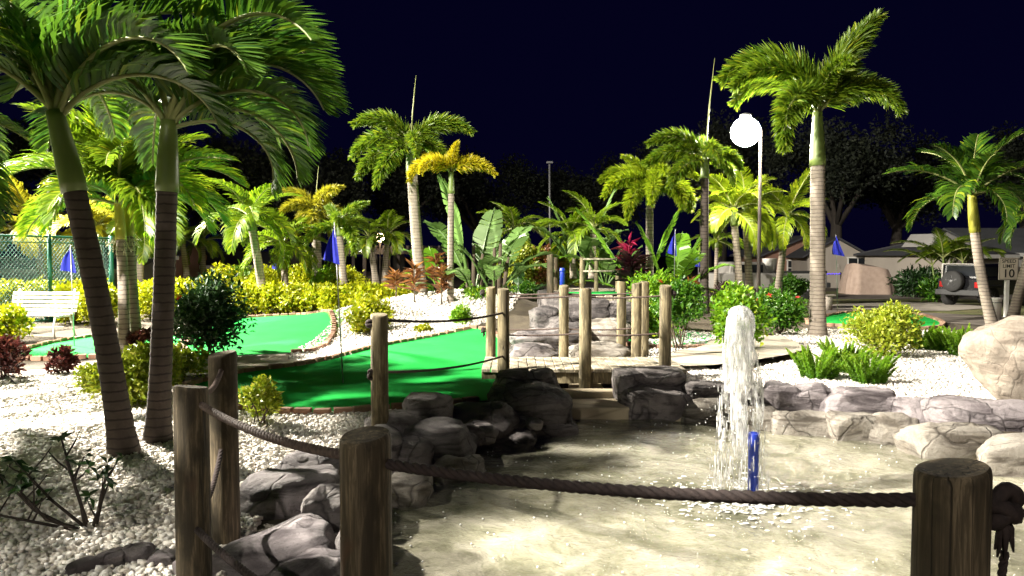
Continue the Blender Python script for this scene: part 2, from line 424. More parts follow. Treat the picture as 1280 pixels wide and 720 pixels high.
simple('fruit', (0.45, 0.42, 0.30), (0.35, 0.32, 0.18), 0.6, 10)
emis('lamp_white', (1.0, 0.93, 0.80), 330.0)
emis('lamp_warm', (1.0, 0.70, 0.38), 40.0)
emis('flood_face', (1.0, 0.93, 0.80), 30.0)
emis('lamp_small', (1.0, 0.95, 0.88), 14.0)
emis('blue_led', (0.10, 0.04, 1.0), 1.6)

t = NT('pond_water')
v = t.coord()
milk = t.ramp(t.noise(v, 1.5, 8, 0.66, 2.2), [(0.34, (0.225, 0.225, 0.15)), (0.47, (0.41, 0.395, 0.285)), (0.60, (0.55, 0.52, 0.41))])
wv = t.noise(v, 7.0, 4, 0.6, 1.5); wv2 = t.noise(v, 26.0, 4, 0.65, 0.8)
nb = t.bump(wv2, 0.5, 0.02, t.bump(wv, 0.55, 0.06))
df = t.n('ShaderNodeBsdfDiffuse'); t.l(milk, df.inputs[0]); t.l(t.bump(wv2, 0.35, 0.02, t.bump(wv, 0.3, 0.04)), df.inputs['Normal'])
tp = t.n('ShaderNodeBsdfTransparent'); tp.inputs[0].default_value = (0.80, 0.80, 0.64, 1)
mx = t.n('ShaderNodeMixShader'); t.l(tp.outputs[0], mx.inputs[1]); t.l(df.outputs[0], mx.inputs[2])
mf = t.ramp(t.noise(v, 0.8, 3, 0.5), [(0.35, (0.42, 0.42, 0.42)), (0.65, (0.72, 0.72, 0.72))]); t.l(mf, mx.inputs[0])
gl = t.n('ShaderNodeBsdfGlossy'); gl.inputs['Roughness'].default_value = 0.025; t.l(nb, gl.inputs['Normal'])
fr = t.n('ShaderNodeFresnel'); fr.inputs['IOR'].default_value = 1.5; t.l(nb, fr.inputs['Normal'])
m2 = t.n('ShaderNodeMixShader'); t.l(fr.outputs[0], m2.inputs[0]); t.l(mx.outputs[0], m2.inputs[1]); t.l(gl.outputs[0], m2.inputs[2])
t.done(m2.outputs[0])
t = NT('jet_water')
p = t.principled((0.95, 0.96, 0.97), 0.08, None, Transmission_Weight=1.0, IOR=1.33)
df = t.n('ShaderNodeBsdfDiffuse'); df.inputs[0].default_value = (0.93, 0.93, 0.92, 1)
tr = t.n('ShaderNodeBsdfTranslucent'); tr.inputs[0].default_value = (0.93, 0.93, 0.92, 1)
ma = t.n('ShaderNodeMixShader'); ma.inputs[0].default_value = 0.5; t.l(df.outputs[0], ma.inputs[1]); t.l(tr.outputs[0], ma.inputs[2])
tpn = t.n('ShaderNodeBsdfTransparent'); mt = t.n('ShaderNodeMixShader'); mt.inputs[0].default_value = 0.45
t.l(p, mt.inputs[1]); t.l(tpn.outputs[0], mt.inputs[2])
mb_ = t.n('ShaderNodeMixShader')
st = t.ramp(t.noise(t.coord((1, 1, 0.16)), 26, 5, 0.65, 0.8), [(0.44, (0.06, 0.06, 0.06)), (0.64, (0.85, 0.85, 0.85))]); t.l(st, mb_.inputs[0])
t.l(mt.outputs[0], mb_.inputs[1]); t.l(ma.outputs[0], mb_.inputs[2])
t.done(mb_.outputs[0])
simple('foam', (0.85, 0.85, 0.82), (0.75, 0.75, 0.72), 0.4, 20)
M = MATS

# ------------------------------------------------------------------ terrain helpers
def inpoly(X, Y, poly):
    X, Y = np.asarray(X, float), np.asarray(Y, float)
    c = np.zeros(X.shape, bool); n = len(poly); j = n - 1
    for i in range(n):
        xi, yi = poly[i][0], poly[i][1]; xj, yj = poly[j][0], poly[j][1]
        if yi != yj:
            c ^= ((yi > Y) != (yj > Y)) & (X < (xj - xi) * (Y - yi) / (yj - yi) + xi)
        j = i
    return c
def smooth_poly(pts, k=2):
    pts = [Vector((p[0], p[1])) for p in pts]
    for _ in range(k):
        q = []
        for i in range(len(pts)):
            a, b = pts[i], pts[(i + 1) % len(pts)]
            q += [a * .75 + b * .25, a * .25 + b * .75]
        pts = q
    return [(p.x, p.y) for p in pts]
def gp(pxs, z=0.0, k=2):
    return smooth_poly([G(a, b, z)[:2] for a, b in pxs], k)

POND = smooth_poly([(.50, 8.10), (.16, 7.46), (-.3, 7.0), (-.55, 6.34), (-.78, 5.6), (-.92, 4.95), (-.95, 4.2), (-.9, 3.4), (-.3, 2.75), (.8, 2.45),
        (2.2, 2.5), (3.5, 3.0), (4.3, 4.1), (4.35, 5.1), (4.22, 6.0), (4.0, 6.6), (3.69, 7.14), (3.2, 7.46), (2.68, 7.8), (2.06, 8.0), (1.35, 8.2)], 2)
PONDBIG = [((x - 1.7) * 1.10 + 1.7, (y - 5.4) * 1.10 + 5.4) for x, y in POND]
STREAM = smooth_poly([(.40, 7.9), (1.42, 8.0), (1.5, 9.5), (1.25, 11.2), (1.1, 13.3), (.55, 13.3), (.3, 11.5), (.25, 9.6)], 2)
WATERZ = -0.22
def Hs(x, y):
    return .62 * math.exp(-((x + 1.75) / 1.9) ** 2 / 2 - ((y - 17.2) / 1.35) ** 2 / 2) + .35 * math.exp(-((x - .6) / 1.6) ** 2 / 2 - ((y - 16.5) / 1.3) ** 2 / 2)
def Hn(X, Y):
    return .62 * np.exp(-((X + 1.75) / 1.9) ** 2 / 2 - ((Y - 17.2) / 1.35) ** 2 / 2) + .35 * np.exp(-((X - .6) / 1.6) ** 2 / 2 - ((Y - 16.5) / 1.3) ** 2 / 2)

def coords(a, b, fine_a, fine_b, step):
    c = list(np.arange(fine_a, fine_b + 1e-6, step)); s = step
    while c[0] > a: s *= 1.35; c.insert(0, c[0] - s)
    s = step
    while c[-1] < b: s *= 1.35; c.append(c[-1] + s)
    return np.array(c)
xs, ys = coords(-260, 260, -4.5, 5.5, .14), coords(-60, 420, 1.8, 19, .14)
X, Y = np.meshgrid(xs, ys)
Z = Hn(X, Y)
Z[inpoly(X, Y, PONDBIG)] = -0.85
Z[inpoly(X, Y, STREAM)] = -0.55
V = np.stack([X, Y, Z], -1).reshape(-1, 3)
nx, ny = len(xs), len(ys)
I = np.arange(nx * ny).reshape(ny, nx)
F = np.stack([I[:-1, :-1], I[:-1, 1:], I[1:, 1:], I[1:, :-1]], -1).reshape(-1, 4)
tag(ob('ground', npmesh('ground', V, F, M['soil'], smooth=True)), kind='structure')

def sheet(name, poly, off, mat, res=0.3, holes=(), kind='structure', parent=None, z=None):
    pts, edges = [], []
    n = len(poly)
    for i in range(n):
        pts.append(Vector(poly[i][:2])); edges.append((i, (i + 1) % n))
    P = np.array([p[:2] for p in poly]); lo, hi = P.min(0), P.max(0)
    gx, gy = np.meshgrid(np.arange(lo[0], hi[0], res), np.arange(lo[1], hi[1], res * .87))
    gx[1::2] += res / 2
    keep = inpoly(gx, gy, poly)
    pts += [Vector((a, b)) for a, b in zip(gx[keep], gy[keep])]
    vs, _, fs, *_ = delaunay_2d_cdt(pts, edges, [list(range(n))], 1, 1e-5)
    V = [(p.x, p.y, (Hs(p.x, p.y) if z is None else z) + off) for p in vs]
    fs = [f for f in fs if len(f) == 3]
    A = np.array(V); T = np.array(fs)
    cr = np.cross(A[T[:, 1]] - A[T[:, 0]], A[T[:, 2]] - A[T[:, 0]])[:, 2]
    T[cr < 0] = T[cr < 0][:, ::-1]
    o = ob(name, npmesh(name, A, T, mat, smooth=True), parent)
    if kind: tag(o, kind=kind)
    return o

# gravel beds
GR_LEFT = gp([(-420, 470), (60, 470), (180, 474), (262, 500), (345, 520), (500, 514), (545, 518), (500, 532), (440, 552), (390, 585), (340, 625), (300, 700), (260, 860), (-700, 860)], k=1)
GR_LEFT = [(max(-8, x), max(2.6, y)) for x, y in GR_LEFT]
GR_MID = gp([(350, 447), (400, 458), (470, 434), (540, 423), (612, 418), (650, 412), (660, 395), (620, 372), (560, 364), (500, 366), (470, 374), (440, 392), (400, 425)], k=1)
GR_RIGHT = gp([(845, 446), (905, 470), (990, 452), (1010, 444), (980, 436), (960, 424), (990, 412), (1070, 413), (1180, 414), (1330, 430), (1500, 510), (1330, 530), (1180, 508), (1000, 488), (860, 480), (800, 470), (805, 462)], k=1)
GR_BACK = gp([(800, 447), (850, 452), (890, 445), (920, 436), (900, 418), (850, 414), (800, 420), (786, 432)], k=1)
sheet('gravel_ground', GR_LEFT, .006, M['gravel_bed'])
sheet('gravel_ground', GR_MID, .006, M['gravel_bed'], .2)
sheet('gravel_ground', GR_RIGHT, .006, M['gravel_bed'])
sheet('gravel_ground', GR_BACK, .006, M['gravel_bed'])

def pebbles(poly, dens, size, seed, hide=None):
    rg = np.random.default_rng(seed)
    P = np.array(poly); lo, hi = P.min(0), P.max(0)
    n = int((hi - lo).prod() * dens)
    pts = rg.uniform(lo, hi, (n, 2)); pts = pts[inpoly(pts[:, 0], pts[:, 1], poly)]
    # keep what the gravel bed shows: within the view fan, thinning away
    d = pts[:, 1]; k = (np.abs(pts[:, 0]) < d * .76 + .6) & (rg.random(len(d)) < np.clip(7.5 / d, .3, 1) ** 1.2)
    if hide is not None: k &= ~inpoly(pts[:, 0], pts[:, 1], hide)
    pts = pts[k]; n = len(pts)
    cube = np.array([(-1, -1, -1), (1, -1, -1), (1, 1, -1), (-1, 1, -1), (-1, -1, 1), (1, -1, 1), (1, 1, 1), (-1, 1, 1)], float) * .62
    fq = np.array([(0, 3, 2, 1), (4, 5, 6, 7), (0, 1, 5, 4), (1, 2, 6, 5), (2, 3, 7, 6), (3, 0, 4, 7)])
    tmpl = np.array([cube * rg.uniform(.55, 1.25, (8, 3)) for _ in range(24)])[rg.integers(0, 24, n)]
    sc = size * rg.uniform(.55, 1.25, (n, 1)) * np.clip(np.sqrt(pts[:, 1:2] / 7), 1, 1.6)
    tmpl = tmpl * sc[:, :, None] * np.stack([np.ones(n), rg.uniform(.6, 1, n), rg.uniform(.45, .8, n)], 1)[:, None, :]
    a, b = rg.uniform(0, 6.28, n), rg.normal(0, .5, n)
    ca, sa, cb, sb = np.cos(a), np.sin(a), np.cos(b), np.sin(b)
    x, y, z = tmpl[..., 0], tmpl[..., 1], tmpl[..., 2]
    y, z = y * cb[:, None] - z * sb[:, None], y * sb[:, None] + z * cb[:, None]
    x, y = x * ca[:, None] - y * sa[:, None], x * sa[:, None] + y * ca[:, None]
    V = np.stack([x + pts[:, :1], y + pts[:, 1:], z + (Hn(pts[:, 0], pts[:, 1]) + .006 + sc[:, 0] * rg.uniform(.1, .7, n))[:, None]], -1).reshape(-1, 3)
    F = (fq[None] + (np.arange(n) * 8)[:, None, None]).reshape(-1, 4)
    o = ob('pebbles', npmesh('pebbles', V, F, M['pebble'], rnd=np.repeat(rg.random(n), 8)))
    return o
tag(pebbles(GR_LEFT, 1500, .025, 1, PONDBIG), 'loose white gravel chips under the two leaning palms and dark posts', 'gravel', kind='stuff')
tag(pebbles(GR_MID, 1100, .022, 2), 'white gravel chips on the mound round the foxtail palms', 'gravel', kind='stuff')
tag(pebbles(GR_RIGHT, 1500, .023, 3, PONDBIG), 'white gravel chips round the ferns beside the tan boulder', 'gravel', kind='stuff')
tag(pebbles(GR_BACK, 1100, .023, 4), 'white gravel chips behind the footbridge under the round topped shrub', 'gravel', kind='stuff')

# paths, road, lawn
sheet('path', gp([(-300, 476), (40, 466), (105, 452), (200, 448), (300, 446), (345, 442), (398, 437), (404, 446), (398, 458), (300, 466), (180, 474), (60, 470), (-300, 482)], k=1), .012, M['path_concrete'], .4)
sheet('path', gp([(838, 446), (880, 440), (890, 428), (975, 424), (1000, 436), (1010, 446), (905, 464), (838, 466)], k=1), .09, M['path_concrete'], .4)
sheet('lawn', [(4, 19.5), (5.5, 20), (14, 17), (26, 16), (60, 20), (60, 33), (20, 33), (6, 31)], .008, M['lawn'], 2.0)
sheet('road', smooth_poly([(7.2, 21.4), (9.6, 17.4), (13.5, 14), (26, 11), (26, 14.2), (15, 17), (11.5, 20), (9, 22.4)], 2), .016, M['road_asphalt'], 1.0)
sheet('driveway', smooth_poly([(8.6, 22.2), (11.5, 20.4), (14.6, 22.2), (14.4, 24.5), (12.5, 24.5), (9.8, 23.4)], 1), .022, M['driveway'], 1.0)
sheet('road', smooth_poly([(-2, 27.2), (6, 26.8), (16, 26.2), (40, 25), (40, 29), (16, 29.6), (6, 30), (-2, 30)], 1), .018, M['road_asphalt'], 2.0)

# putting greens with brick edging
brick_me = bevel_mesh(MB().box((0, 0, 0), (.185, .09, .075)).mesh('brick', M['brick']), .006)
def edging(parent, poly, z=.038, ok=None, step=.195, jit=.012, seed=0):
    rnd = random.Random(seed)
    n = len(poly); acc = 0.0; cnt = 0
    for i in range(n):
        a, b = Vector(poly[i]), Vector(poly[(i + 1) % n]); L = (b - a).length
        while acc < L:
            p = a.lerp(b, acc / L) if L else a; an = math.atan2(b.y - a.y, b.x - a.x)
            if ok is None or ok(p):
                o = ob('brick', brick_me, parent, (p.x + rnd.uniform(-jit, jit) * .5, p.y + rnd.uniform(-jit, jit) * .5, Hs(p.x, p.y) + z + rnd.uniform(-.006, .006)),
                       (rnd.uniform(-.04, .04), rnd.uniform(-.04, .04), an + rnd.uniform(-.06, .06)))
                o.scale = (rnd.uniform(.86, .97), rnd.uniform(.9, 1.05), rnd.uniform(.9, 1.1)); cnt += 1
            acc += step
        acc -= L
    return cnt
def green(poly, ok=None, seed=0, step=.195):
    o = sheet('putting_green', poly, .024, M['putting_turf'], .35)
    edging(o, poly, ok=ok, seed=seed, step=step)
    return o
GREEN2 = gp([(225, 488), (262, 476), (310, 466), (360, 461), (405, 453), (440, 443), (480, 433), (540, 425), (606, 419), (632, 430), (650, 470), (640, 500), (560, 508), (500, 513), (430, 519), (345, 520), (280, 512), (235, 499)], k=1)
green(GREEN2, lambda p: not (p.x > -.35 and p.y < 13), 1)
GREEN1 = gp([(262, 404), (330, 398), (385, 397), (412, 404), (420, 418), (402, 440), (345, 444), (240, 448), (222, 430)], k=1)
green(GREEN1, lambda p: p.y > 11.9 or p.x > -3.0, 2, .2)
green(gp([(10, 446), (50, 433), (100, 424), (150, 419), (240, 418), (235, 434), (190, 444), (110, 449), (40, 452)], k=1), lambda p: True, 3, .2)
green(gp([(1030, 397), (1060, 391), (1110, 390), (1150, 394), (1182, 405), (1172, 413), (1110, 411), (1040, 409), (1000, 404)], k=1), lambda p: True, 4, .2)
green(gp([(700, 396), (740, 398), (780, 410), (900, 421), (925, 430), (880, 437), (800, 437), (750, 422), (715, 410)], k=1), lambda p: p.y < 13.2, 5, .2)
sheet('grass_fringe', gp([(395, 399), (440, 400), (432, 412), (418, 420), (410, 408)], k=1), .03, M['grass_fringe'], .3)

# pond: basin, sand bed, water
b = MB()
n = len(POND)
rings = [(1.05, -.16), (1.02, -.22), (.985, -.34), (.93, -.42)]
for f, z in rings:
    b.v += [((x - 1.7) * f + 1.7, (y - 5.4) * f + 5.4, z + (.03 * math.sin(i * 1.7) if z > -.4 else 0)) for i, (x, y) in enumerate(POND)]
for r in range(len(rings) - 1):
    for i in range(n):
        j = (i + 1) % n
        b.f.append((r * n + i, r * n + j, (r + 1) * n + j, (r + 1) * n + i)); b.sm.append(True); b.mi.append(0)
tag(b.build('pond_basin', M['basin_concrete']), kind='structure')
POND_IN = [((x - 1.7) * .945 + 1.7, (y - 5.4) * .945 + 5.4) for x, y in POND]
t = NT('pond_bed'); v = t.coord()
col = t.ramp(t.noise(v, 1.5, 7, .62, 1.2), [(0.36, (0.14, 0.14, 0.07)), (0.5, (0.36, 0.33, 0.20)), (0.64, (0.55, 0.49, 0.33))])
t.done(t.principled(col, .8, t.bump(t.noise(v, 6, 5), .8, .06)))
sheet('pond_floor', POND_IN, 0, M['pond_bed'], .4, z=-.40)
WPOLY = [((x - 1.7) * 1.01 + 1.7, (y - 5.4) * 1.01 + 5.4) for x, y in POND]
wat = sheet('pond_water', WPOLY, 0, M['pond_water'], .055, z=WATERZ)
FX, FY = G(941, 628, WATERZ)[:2]
n = len(wat.data.vertices); co = np.empty(n * 3, np.float32); wat.data.vertices.foreach_get('co', co); co = co.reshape(-1, 3)
d = np.hypot(co[:, 0] - FX, co[:, 1] - FY)
rg = np.random.default_rng(5)
wz = .004 * np.sin(d * 30 + 2 * np.sin(co[:, 0] * 5)) * np.exp(-d * .8)
for k in range(14):
    a = rg.uniform(0, 6.28); wl_ = rg.uniform(.12, .55)
    wz += .0016 * (wl_ / .3) * np.sin((co[:, 0] * math.cos(a) + co[:, 1] * math.sin(a)) * 6.28 / wl_ + rg.uniform(0, 6.28))
co[:, 2] += wz; wat.data.vertices.foreach_set('co', co.ravel()); wat.data.update()
sheet('stream_bed', [(x, y) for x, y in STREAM], 0, M['basin_concrete'], .3, z=-.30)
# weir ledge between the stream and the pond
w = MB().box((.98, 8.42, -.20), (1.25, .55, .22)).box((.92, 8.85, -.10), (1.15, .22, .16))
me = bevel_mesh(w.mesh('concrete_weir', M['basin_concrete']), .025, 2)
tag(ob('concrete_weir', me), 'low stepped beige concrete weir where the stream enters the pond', 'weir')
# raised green behind the stream with stave wall
PLAT = smooth_poly([(.9, 14.0), (2.4, 14.0), (2.9, 15.2), (2.6, 17.6), (1.2, 18), (.4, 16.4)], 2)
b = MB(); n = len(PLAT)
b.v = [(x, y, -.05) for x, y in PLAT] + [(x, y, .80) for x, y in PLAT]
b.f = [(i, (i + 1) % n, n + (i + 1) % n, n + i) for i in range(n)] + [tuple(range(n, 2 * n))]
b.sm = [False] * len(b.f); b.mi = [0] * len(b.f)
tag(b.build('raised_bank', M['rock_dark']), kind='structure')
sheet('putting_green', smooth_poly([(.95, 14.1), (2.3, 14.1), (2.5, 14.9), (1.9, 15.5), (1.0, 15.2)], 2), 0, M['putting_turf'], .4, z=.83)
sheet('path', smooth_poly([(.7, 15.5), (2.2, 15.8), (2.3, 17), (1.2, 17.4)], 1), 0, M['path_concrete'], .5, z=.815)

# ------------------------------------------------------------------ foliage meshes
def unit(a):
    return a / np.maximum(np.linalg.norm(a, axis=-1, keepdims=True), 1e-9)
def leaves(P, Dr, N, L, W, rg, fold=.25, curl=.15):
    """leaf blades: base P, direction Dr, face normal N, length, width -> V (6 each), quads+tris"""
    n = len(P); Dr = unit(Dr); S = unit(np.cross(Dr, N)); N = unit(np.cross(S, Dr))
    L, W = np.broadcast_to(L, (n,))[:, None], np.broadcast_to(W, (n,))[:, None]
    m = P + Dr * L * .45
    v0 = P; v1 = m + S * W * .5 + N * W * fold; v2 = P + Dr * L - N * L * curl; v3 = m - S * W * .5 + N * W * fold
    V = np.stack([v0, v1, v2, v3], 1).reshape(-1, 3)
    b = np.arange(n)[:, None] * 4
    return V, np.concatenate([b + [0, 1, 2], b + [0, 2, 3]])
def shrub_mesh(name, seed, rx, ry, rz, lobes, nleaf, ll, lw, mat, zc=None):
    rg = np.random.default_rng(seed)
    zc = rz * .95 if zc is None else zc
    C = unit(rg.normal(size=(lobes, 3))) * rg.uniform(.35, .85, (lobes, 1)) ; C[:, 2] = np.where(C[:, 2] < -.5, -C[:, 2], C[:, 2])
    C *= np.array([rx, ry, rz]); rl = rg.uniform(.28, .46, lobes) * min(rx, ry, rz) * 1.15
    li = rg.integers(0, lobes, nleaf)
    u = unit(rg.normal(size=(nleaf, 3))); u[:, 2] += .15; u = unit(u)
    P = C[li] + u * (rl[li] * rg.uniform(.55, 1.08, nleaf))[:, None]
    P[:, 2] += zc; P = P[P[:, 2] > .02]; u = u[:len(P)]
    n = len(P)
    out = unit(P - np.array([0, 0, zc * .6]))
    Dr = out * .6 + rg.normal(size=(n, 3)) * .55 + np.array([0, 0, .12])
    N = out + rg.normal(size=(n, 3)) * .45 + np.array([0, 0, .5])
    V, F = leaves(P, Dr, N, ll * rg.uniform(.6, 1.25, n), lw * rg.uniform(.7, 1.2, n), rg)
    hf = np.clip(rg.normal(.45, .25, n), 0, 1)
    return npmesh(name, V, F, mat, rnd=np.repeat(hf, 4)), C + np.array([0, 0, zc])
def stems_mesh(C, seed, mat, r=.012, nmax=7):
    rd = random.Random(seed); b = MB()
    for c in list(C)[:nmax]:
        a = Vector((rd.uniform(-.06, .06), rd.uniform(-.06, .06), -.02)); c = Vector(c)
        m = a.lerp(c, .5) + Vector((rd.uniform(-.05, .05), rd.uniform(-.05, .05), .04))
        b.tube([a, m, c], [r, r * .75, r * .35], 5)
    return b.mesh('stem', mat)
SHRUB = {}
def shrub(label, cat, at, w, h, mat, seed, group=None, name='shrub', dens=1.0, ll=.075, lw=.04, lobes=None, twig='twig', depth=None, trunk=0.0, flowers=None):
    key = (mat, seed % 4, round(w / max(h, .01), 0), ll, lw, dens, round(w, 1), lobes, trunk)
    if key not in SHRUB:
        rx = w / 2; ry = (depth or w) / 2; rz = (h - trunk) / 2
        area = 4 * math.pi * ((rx * ry + rx * rz + ry * rz) / 3)
        nl = int(min(9000, dens * 2.1 * area / (ll * lw * .5) + 60))
        me, C = shrub_mesh('foliage', seed, rx * .93, ry * .93, rz, lobes or max(9, int(area * 16)), nl, ll, lw, M[mat], zc=trunk + rz * .95)
        SHRUB[key] = (me, stems_mesh(C, seed, M[twig], .014 if h > .5 else .008), h)
    me, st, h0 = SHRUB[key]
    t = thing(name, label, cat, at, (seed * 2.399) % 6.28, group)
    t.scale = (1, 1, h / h0)
    ob('foliage', me, t); ob('stem', st, t)
    if flowers:
        fm, nf = flowers
        rd = random.Random(seed)
        for _ in range(nf):
            a = rd.uniform(0, 6.28); e = rd.uniform(.1, 1.0)
            p = (w * .48 * math.cos(a) * math.cos(e), w * .48 * math.sin(a) * math.cos(e), h * .5 + h * .46 * math.sin(e))
            ob('flower', FLOWER[fm], t, p, (rd.uniform(-1, 1), rd.uniform(-1, 1), a), rd.uniform(.8, 1.3))
    return t
FLOWER = {}
for fm in ('flower_red', 'flower_orange'):
    b = MB()
    for k in range(5):
        a = k * 1.257
        b.add([(0, 0, 0), (.035 * math.cos(a - .5), .035 * math.sin(a - .5), .02), (.07 * math.cos(a), .07 * math.sin(a), .012), (.035 * math.cos(a + .5), .035 * math.sin(a + .5), .02)], [(0, 1, 2, 3)])
    b.tube([(0, 0, 0), (0, 0, .06)], .005, 5)
    FLOWER[fm] = b.mesh('flower', M[fm])

# ------------------------------------------------------------------ palm fronds
def arc(droop, n, L=1.0, power=1.25):
    """points and tangents of a drooping rachis in the xz plane starting along +x"""
    P, T = [np.zeros(3)], []
    for i in range(n):
        a = -R(droop) * ((i + .5) / n) ** power
        t = np.array([math.cos(a), 0, math.sin(a)]); T.append(t); P.append(P[-1] + t * L / n)
    T.append(T[-1]); return np.array(P), np.array(T)
def feather_frond(name, seed, droop, mats, nl=44, L=1.0, leaf=.40, lw=.040, hang=.35, vee=.5):
    rg = np.random.default_rng(seed); n = 24
    P, T = arc(droop, n, L); up = np.cross(T, [0, 1, 0]) * -1
    up = np.cross(np.tile([0, -1, 0], (n + 1, 1)), T) * 1.0
    up = np.where(up[:, 2:3] < 0, up, up); 
    V, F, MI, RN = [], [], [], []
    b = MB(); b.tube([tuple(p) for p in P], [.016 * (1 - .8 * i / n) + .002 for i in range(n + 1)], 5)
    rv = np.array(b.v); nv = len(rv)
    s = np.repeat(np.linspace(.14, .995, nl), 2); side = np.tile([1., -1.], nl); m = 2 * nl
    s = np.clip(s + rg.normal(0, .004, m), .12, 1)
    idx = s * n; i0 = np.minimum(idx.astype(int), n - 1); f = (idx - i0)[:, None]
    base = P[i0] * (1 - f) + P[i0 + 1] * f; tan = unit(T[i0])
    upv = unit(np.stack([-tan[:, 2], np.zeros(m), tan[:, 0]], 1))
    sv = np.stack([np.zeros(m), side, np.zeros(m)], 1)
    prof = np.clip(np.sin(np.clip((s - .05) / 1.0, 0, 1) ** .75 * math.pi) ** .55, .25, 1) * (1 - .35 * s)
    ln = leaf * L * prof * rg.uniform(.85, 1.12, m)
    fwd = .55 + .75 * s
    d0 = unit(sv + tan * fwd[:, None] + upv * vee * rg.uniform(.6, 1.3, (m, 1)) + rg.normal(0, .07, (m, 3)))
    d1 = unit(d0 - np.array([0, 0, 1]) * hang * rg.uniform(.5, 1.4, (m, 1)))
    d2 = unit(d1 - np.array([0, 0, 1]) * hang * 1.6 * rg.uniform(.5, 1.4, (m, 1)))
    wd = unit(np.cross(d0, upv) ); wd = unit(tan - d0 * (tan * d0).sum(1, keepdims=True)) * (lw * L * (0.6 + .4 * prof))[:, None] / 2
    p1 = base + d0 * (ln * .38)[:, None]; p2 = p1 + d1 * (ln * .34)[:, None]; p3 = p2 + d2 * (ln * .28)[:, None]
    lv = np.stack([base - wd * .45, base + wd * .45, p1 - wd, p1 + wd, p2 - wd * .8, p2 + wd * .8, p3], 1).reshape(-1, 3)
    o = nv + np.arange(m)[:, None] * 7
    q = np.concatenate([o + [0, 1, 3, 2], o + [2, 3, 5, 4]]); tr = o + [4, 5, 6]
    rq = np.array([f_ for f_ in b.f if len(f_) == 4])
    V = np.concatenate([rv, lv]); rn = np.concatenate([np.full(nv, .5), np.repeat(np.clip(rg.normal(.45, .25, m), 0, 1), 7)])
    mi = np.concatenate([np.ones(len(rq)), np.zeros(len(q) + len(tr))])
    return npmesh(name, V, [np.concatenate([rq, q]), tr], mats, rnd=rn, midx=mi)
def foxtail_frond(name, seed, droop, mats, st=56, per=13, leaf=.22, lw=.022):
    rg = np.random.default_rng(seed); n = 22
    P, T = arc(droop, n, 1.0)
    b = MB(); b.tube([tuple(p) for p in P], [.015 * (1 - .8 * i / n) + .002 for i in range(n + 1)], 5)
    rv = np.array(b.v); nv = len(rv); m = st * per
    s = np.clip(np.repeat(np.linspace(.13, 1.0, st), per) + rg.normal(0, .008, m), .1, 1)
    idx = s * n; i0 = np.minimum(idx.astype(int), n - 1); f = (idx - i0)[:, None]
    base = P[i0] * (1 - f) + P[i0 + 1] * f; tan = unit(T[i0])
    upv = unit(np.stack([-tan[:, 2], np.zeros(m), tan[:, 0]], 1)); sv = np.tile([0., 1., 0.], (m, 1))
    an = rg.uniform(0, 6.283, m)[:, None]
    rad = upv * np.cos(an) + sv * np.sin(an)
    d0 = unit(rad + tan * rg.uniform(.35, .9, (m, 1)) * (0.8 + .6 * s[:, None]))
    ln = leaf * np.clip(np.sin(np.clip(s * 1.02, 0, 1) ** .6 * math.pi) ** .4, .45, 1) * rg.uniform(.75, 1.15, m)
    d1 = unit(d0 - np.array([0, 0, .45]))
    wd = unit(np.cross(d0, rg.normal(size=(m, 3)))) * lw / 2
    p1 = base + d0 * (ln * .55)[:, None]; p2 = p1 + d1 * (ln * .45)[:, None]
    lv = np.stack([base, p1 - wd, p2, p1 + wd], 1).reshape(-1, 3)
    o = nv + np.arange(m)[:, None] * 4
    q = o + [0, 1, 2, 3]; rq = np.array([f_ for f_ in b.f if len(f_) == 4])
    V = np.concatenate([rv, lv]); rn = np.concatenate([np.full(nv, .5), np.repeat(np.clip(rg.normal(.45, .25, m), 0, 1), 4)])
    return npmesh(name, V, np.concatenate([rq, q]), mats, rnd=rn, midx=np.concatenate([np.ones(len(rq)), np.zeros(len(q))]))
FROND = {}
def frond(kind, mat, droop, v):
    d = min((25, 60, 95, 130), key=lambda a: abs(a - droop)); k = (kind, mat, d, v % 2)
    if k not in FROND:
        ms = [M[mat], M['rachis']]
        if kind == 'fox': FROND[k] = foxtail_frond('frond', d + v, d, ms)
        elif kind == 'foxlong': FROND[k] = foxtail_frond('frond', d + v, d, ms, 84, 13, .20, .017)
        elif kind == 'wide': FROND[k] = feather_frond('frond', d + v, d, ms, nl=76, leaf=.40, lw=.021, hang=.55, vee=.55)
        elif kind == 'thin': FROND[k] = feather_frond('frond', d + v, d, ms, nl=38, leaf=.34, lw=.026, hang=.5, vee=.4)
        else: FROND[k] = feather_frond('frond', d + v, d, ms, nl=42, leaf=.40, lw=.032, hang=.55, vee=.5)
    return FROND[k]
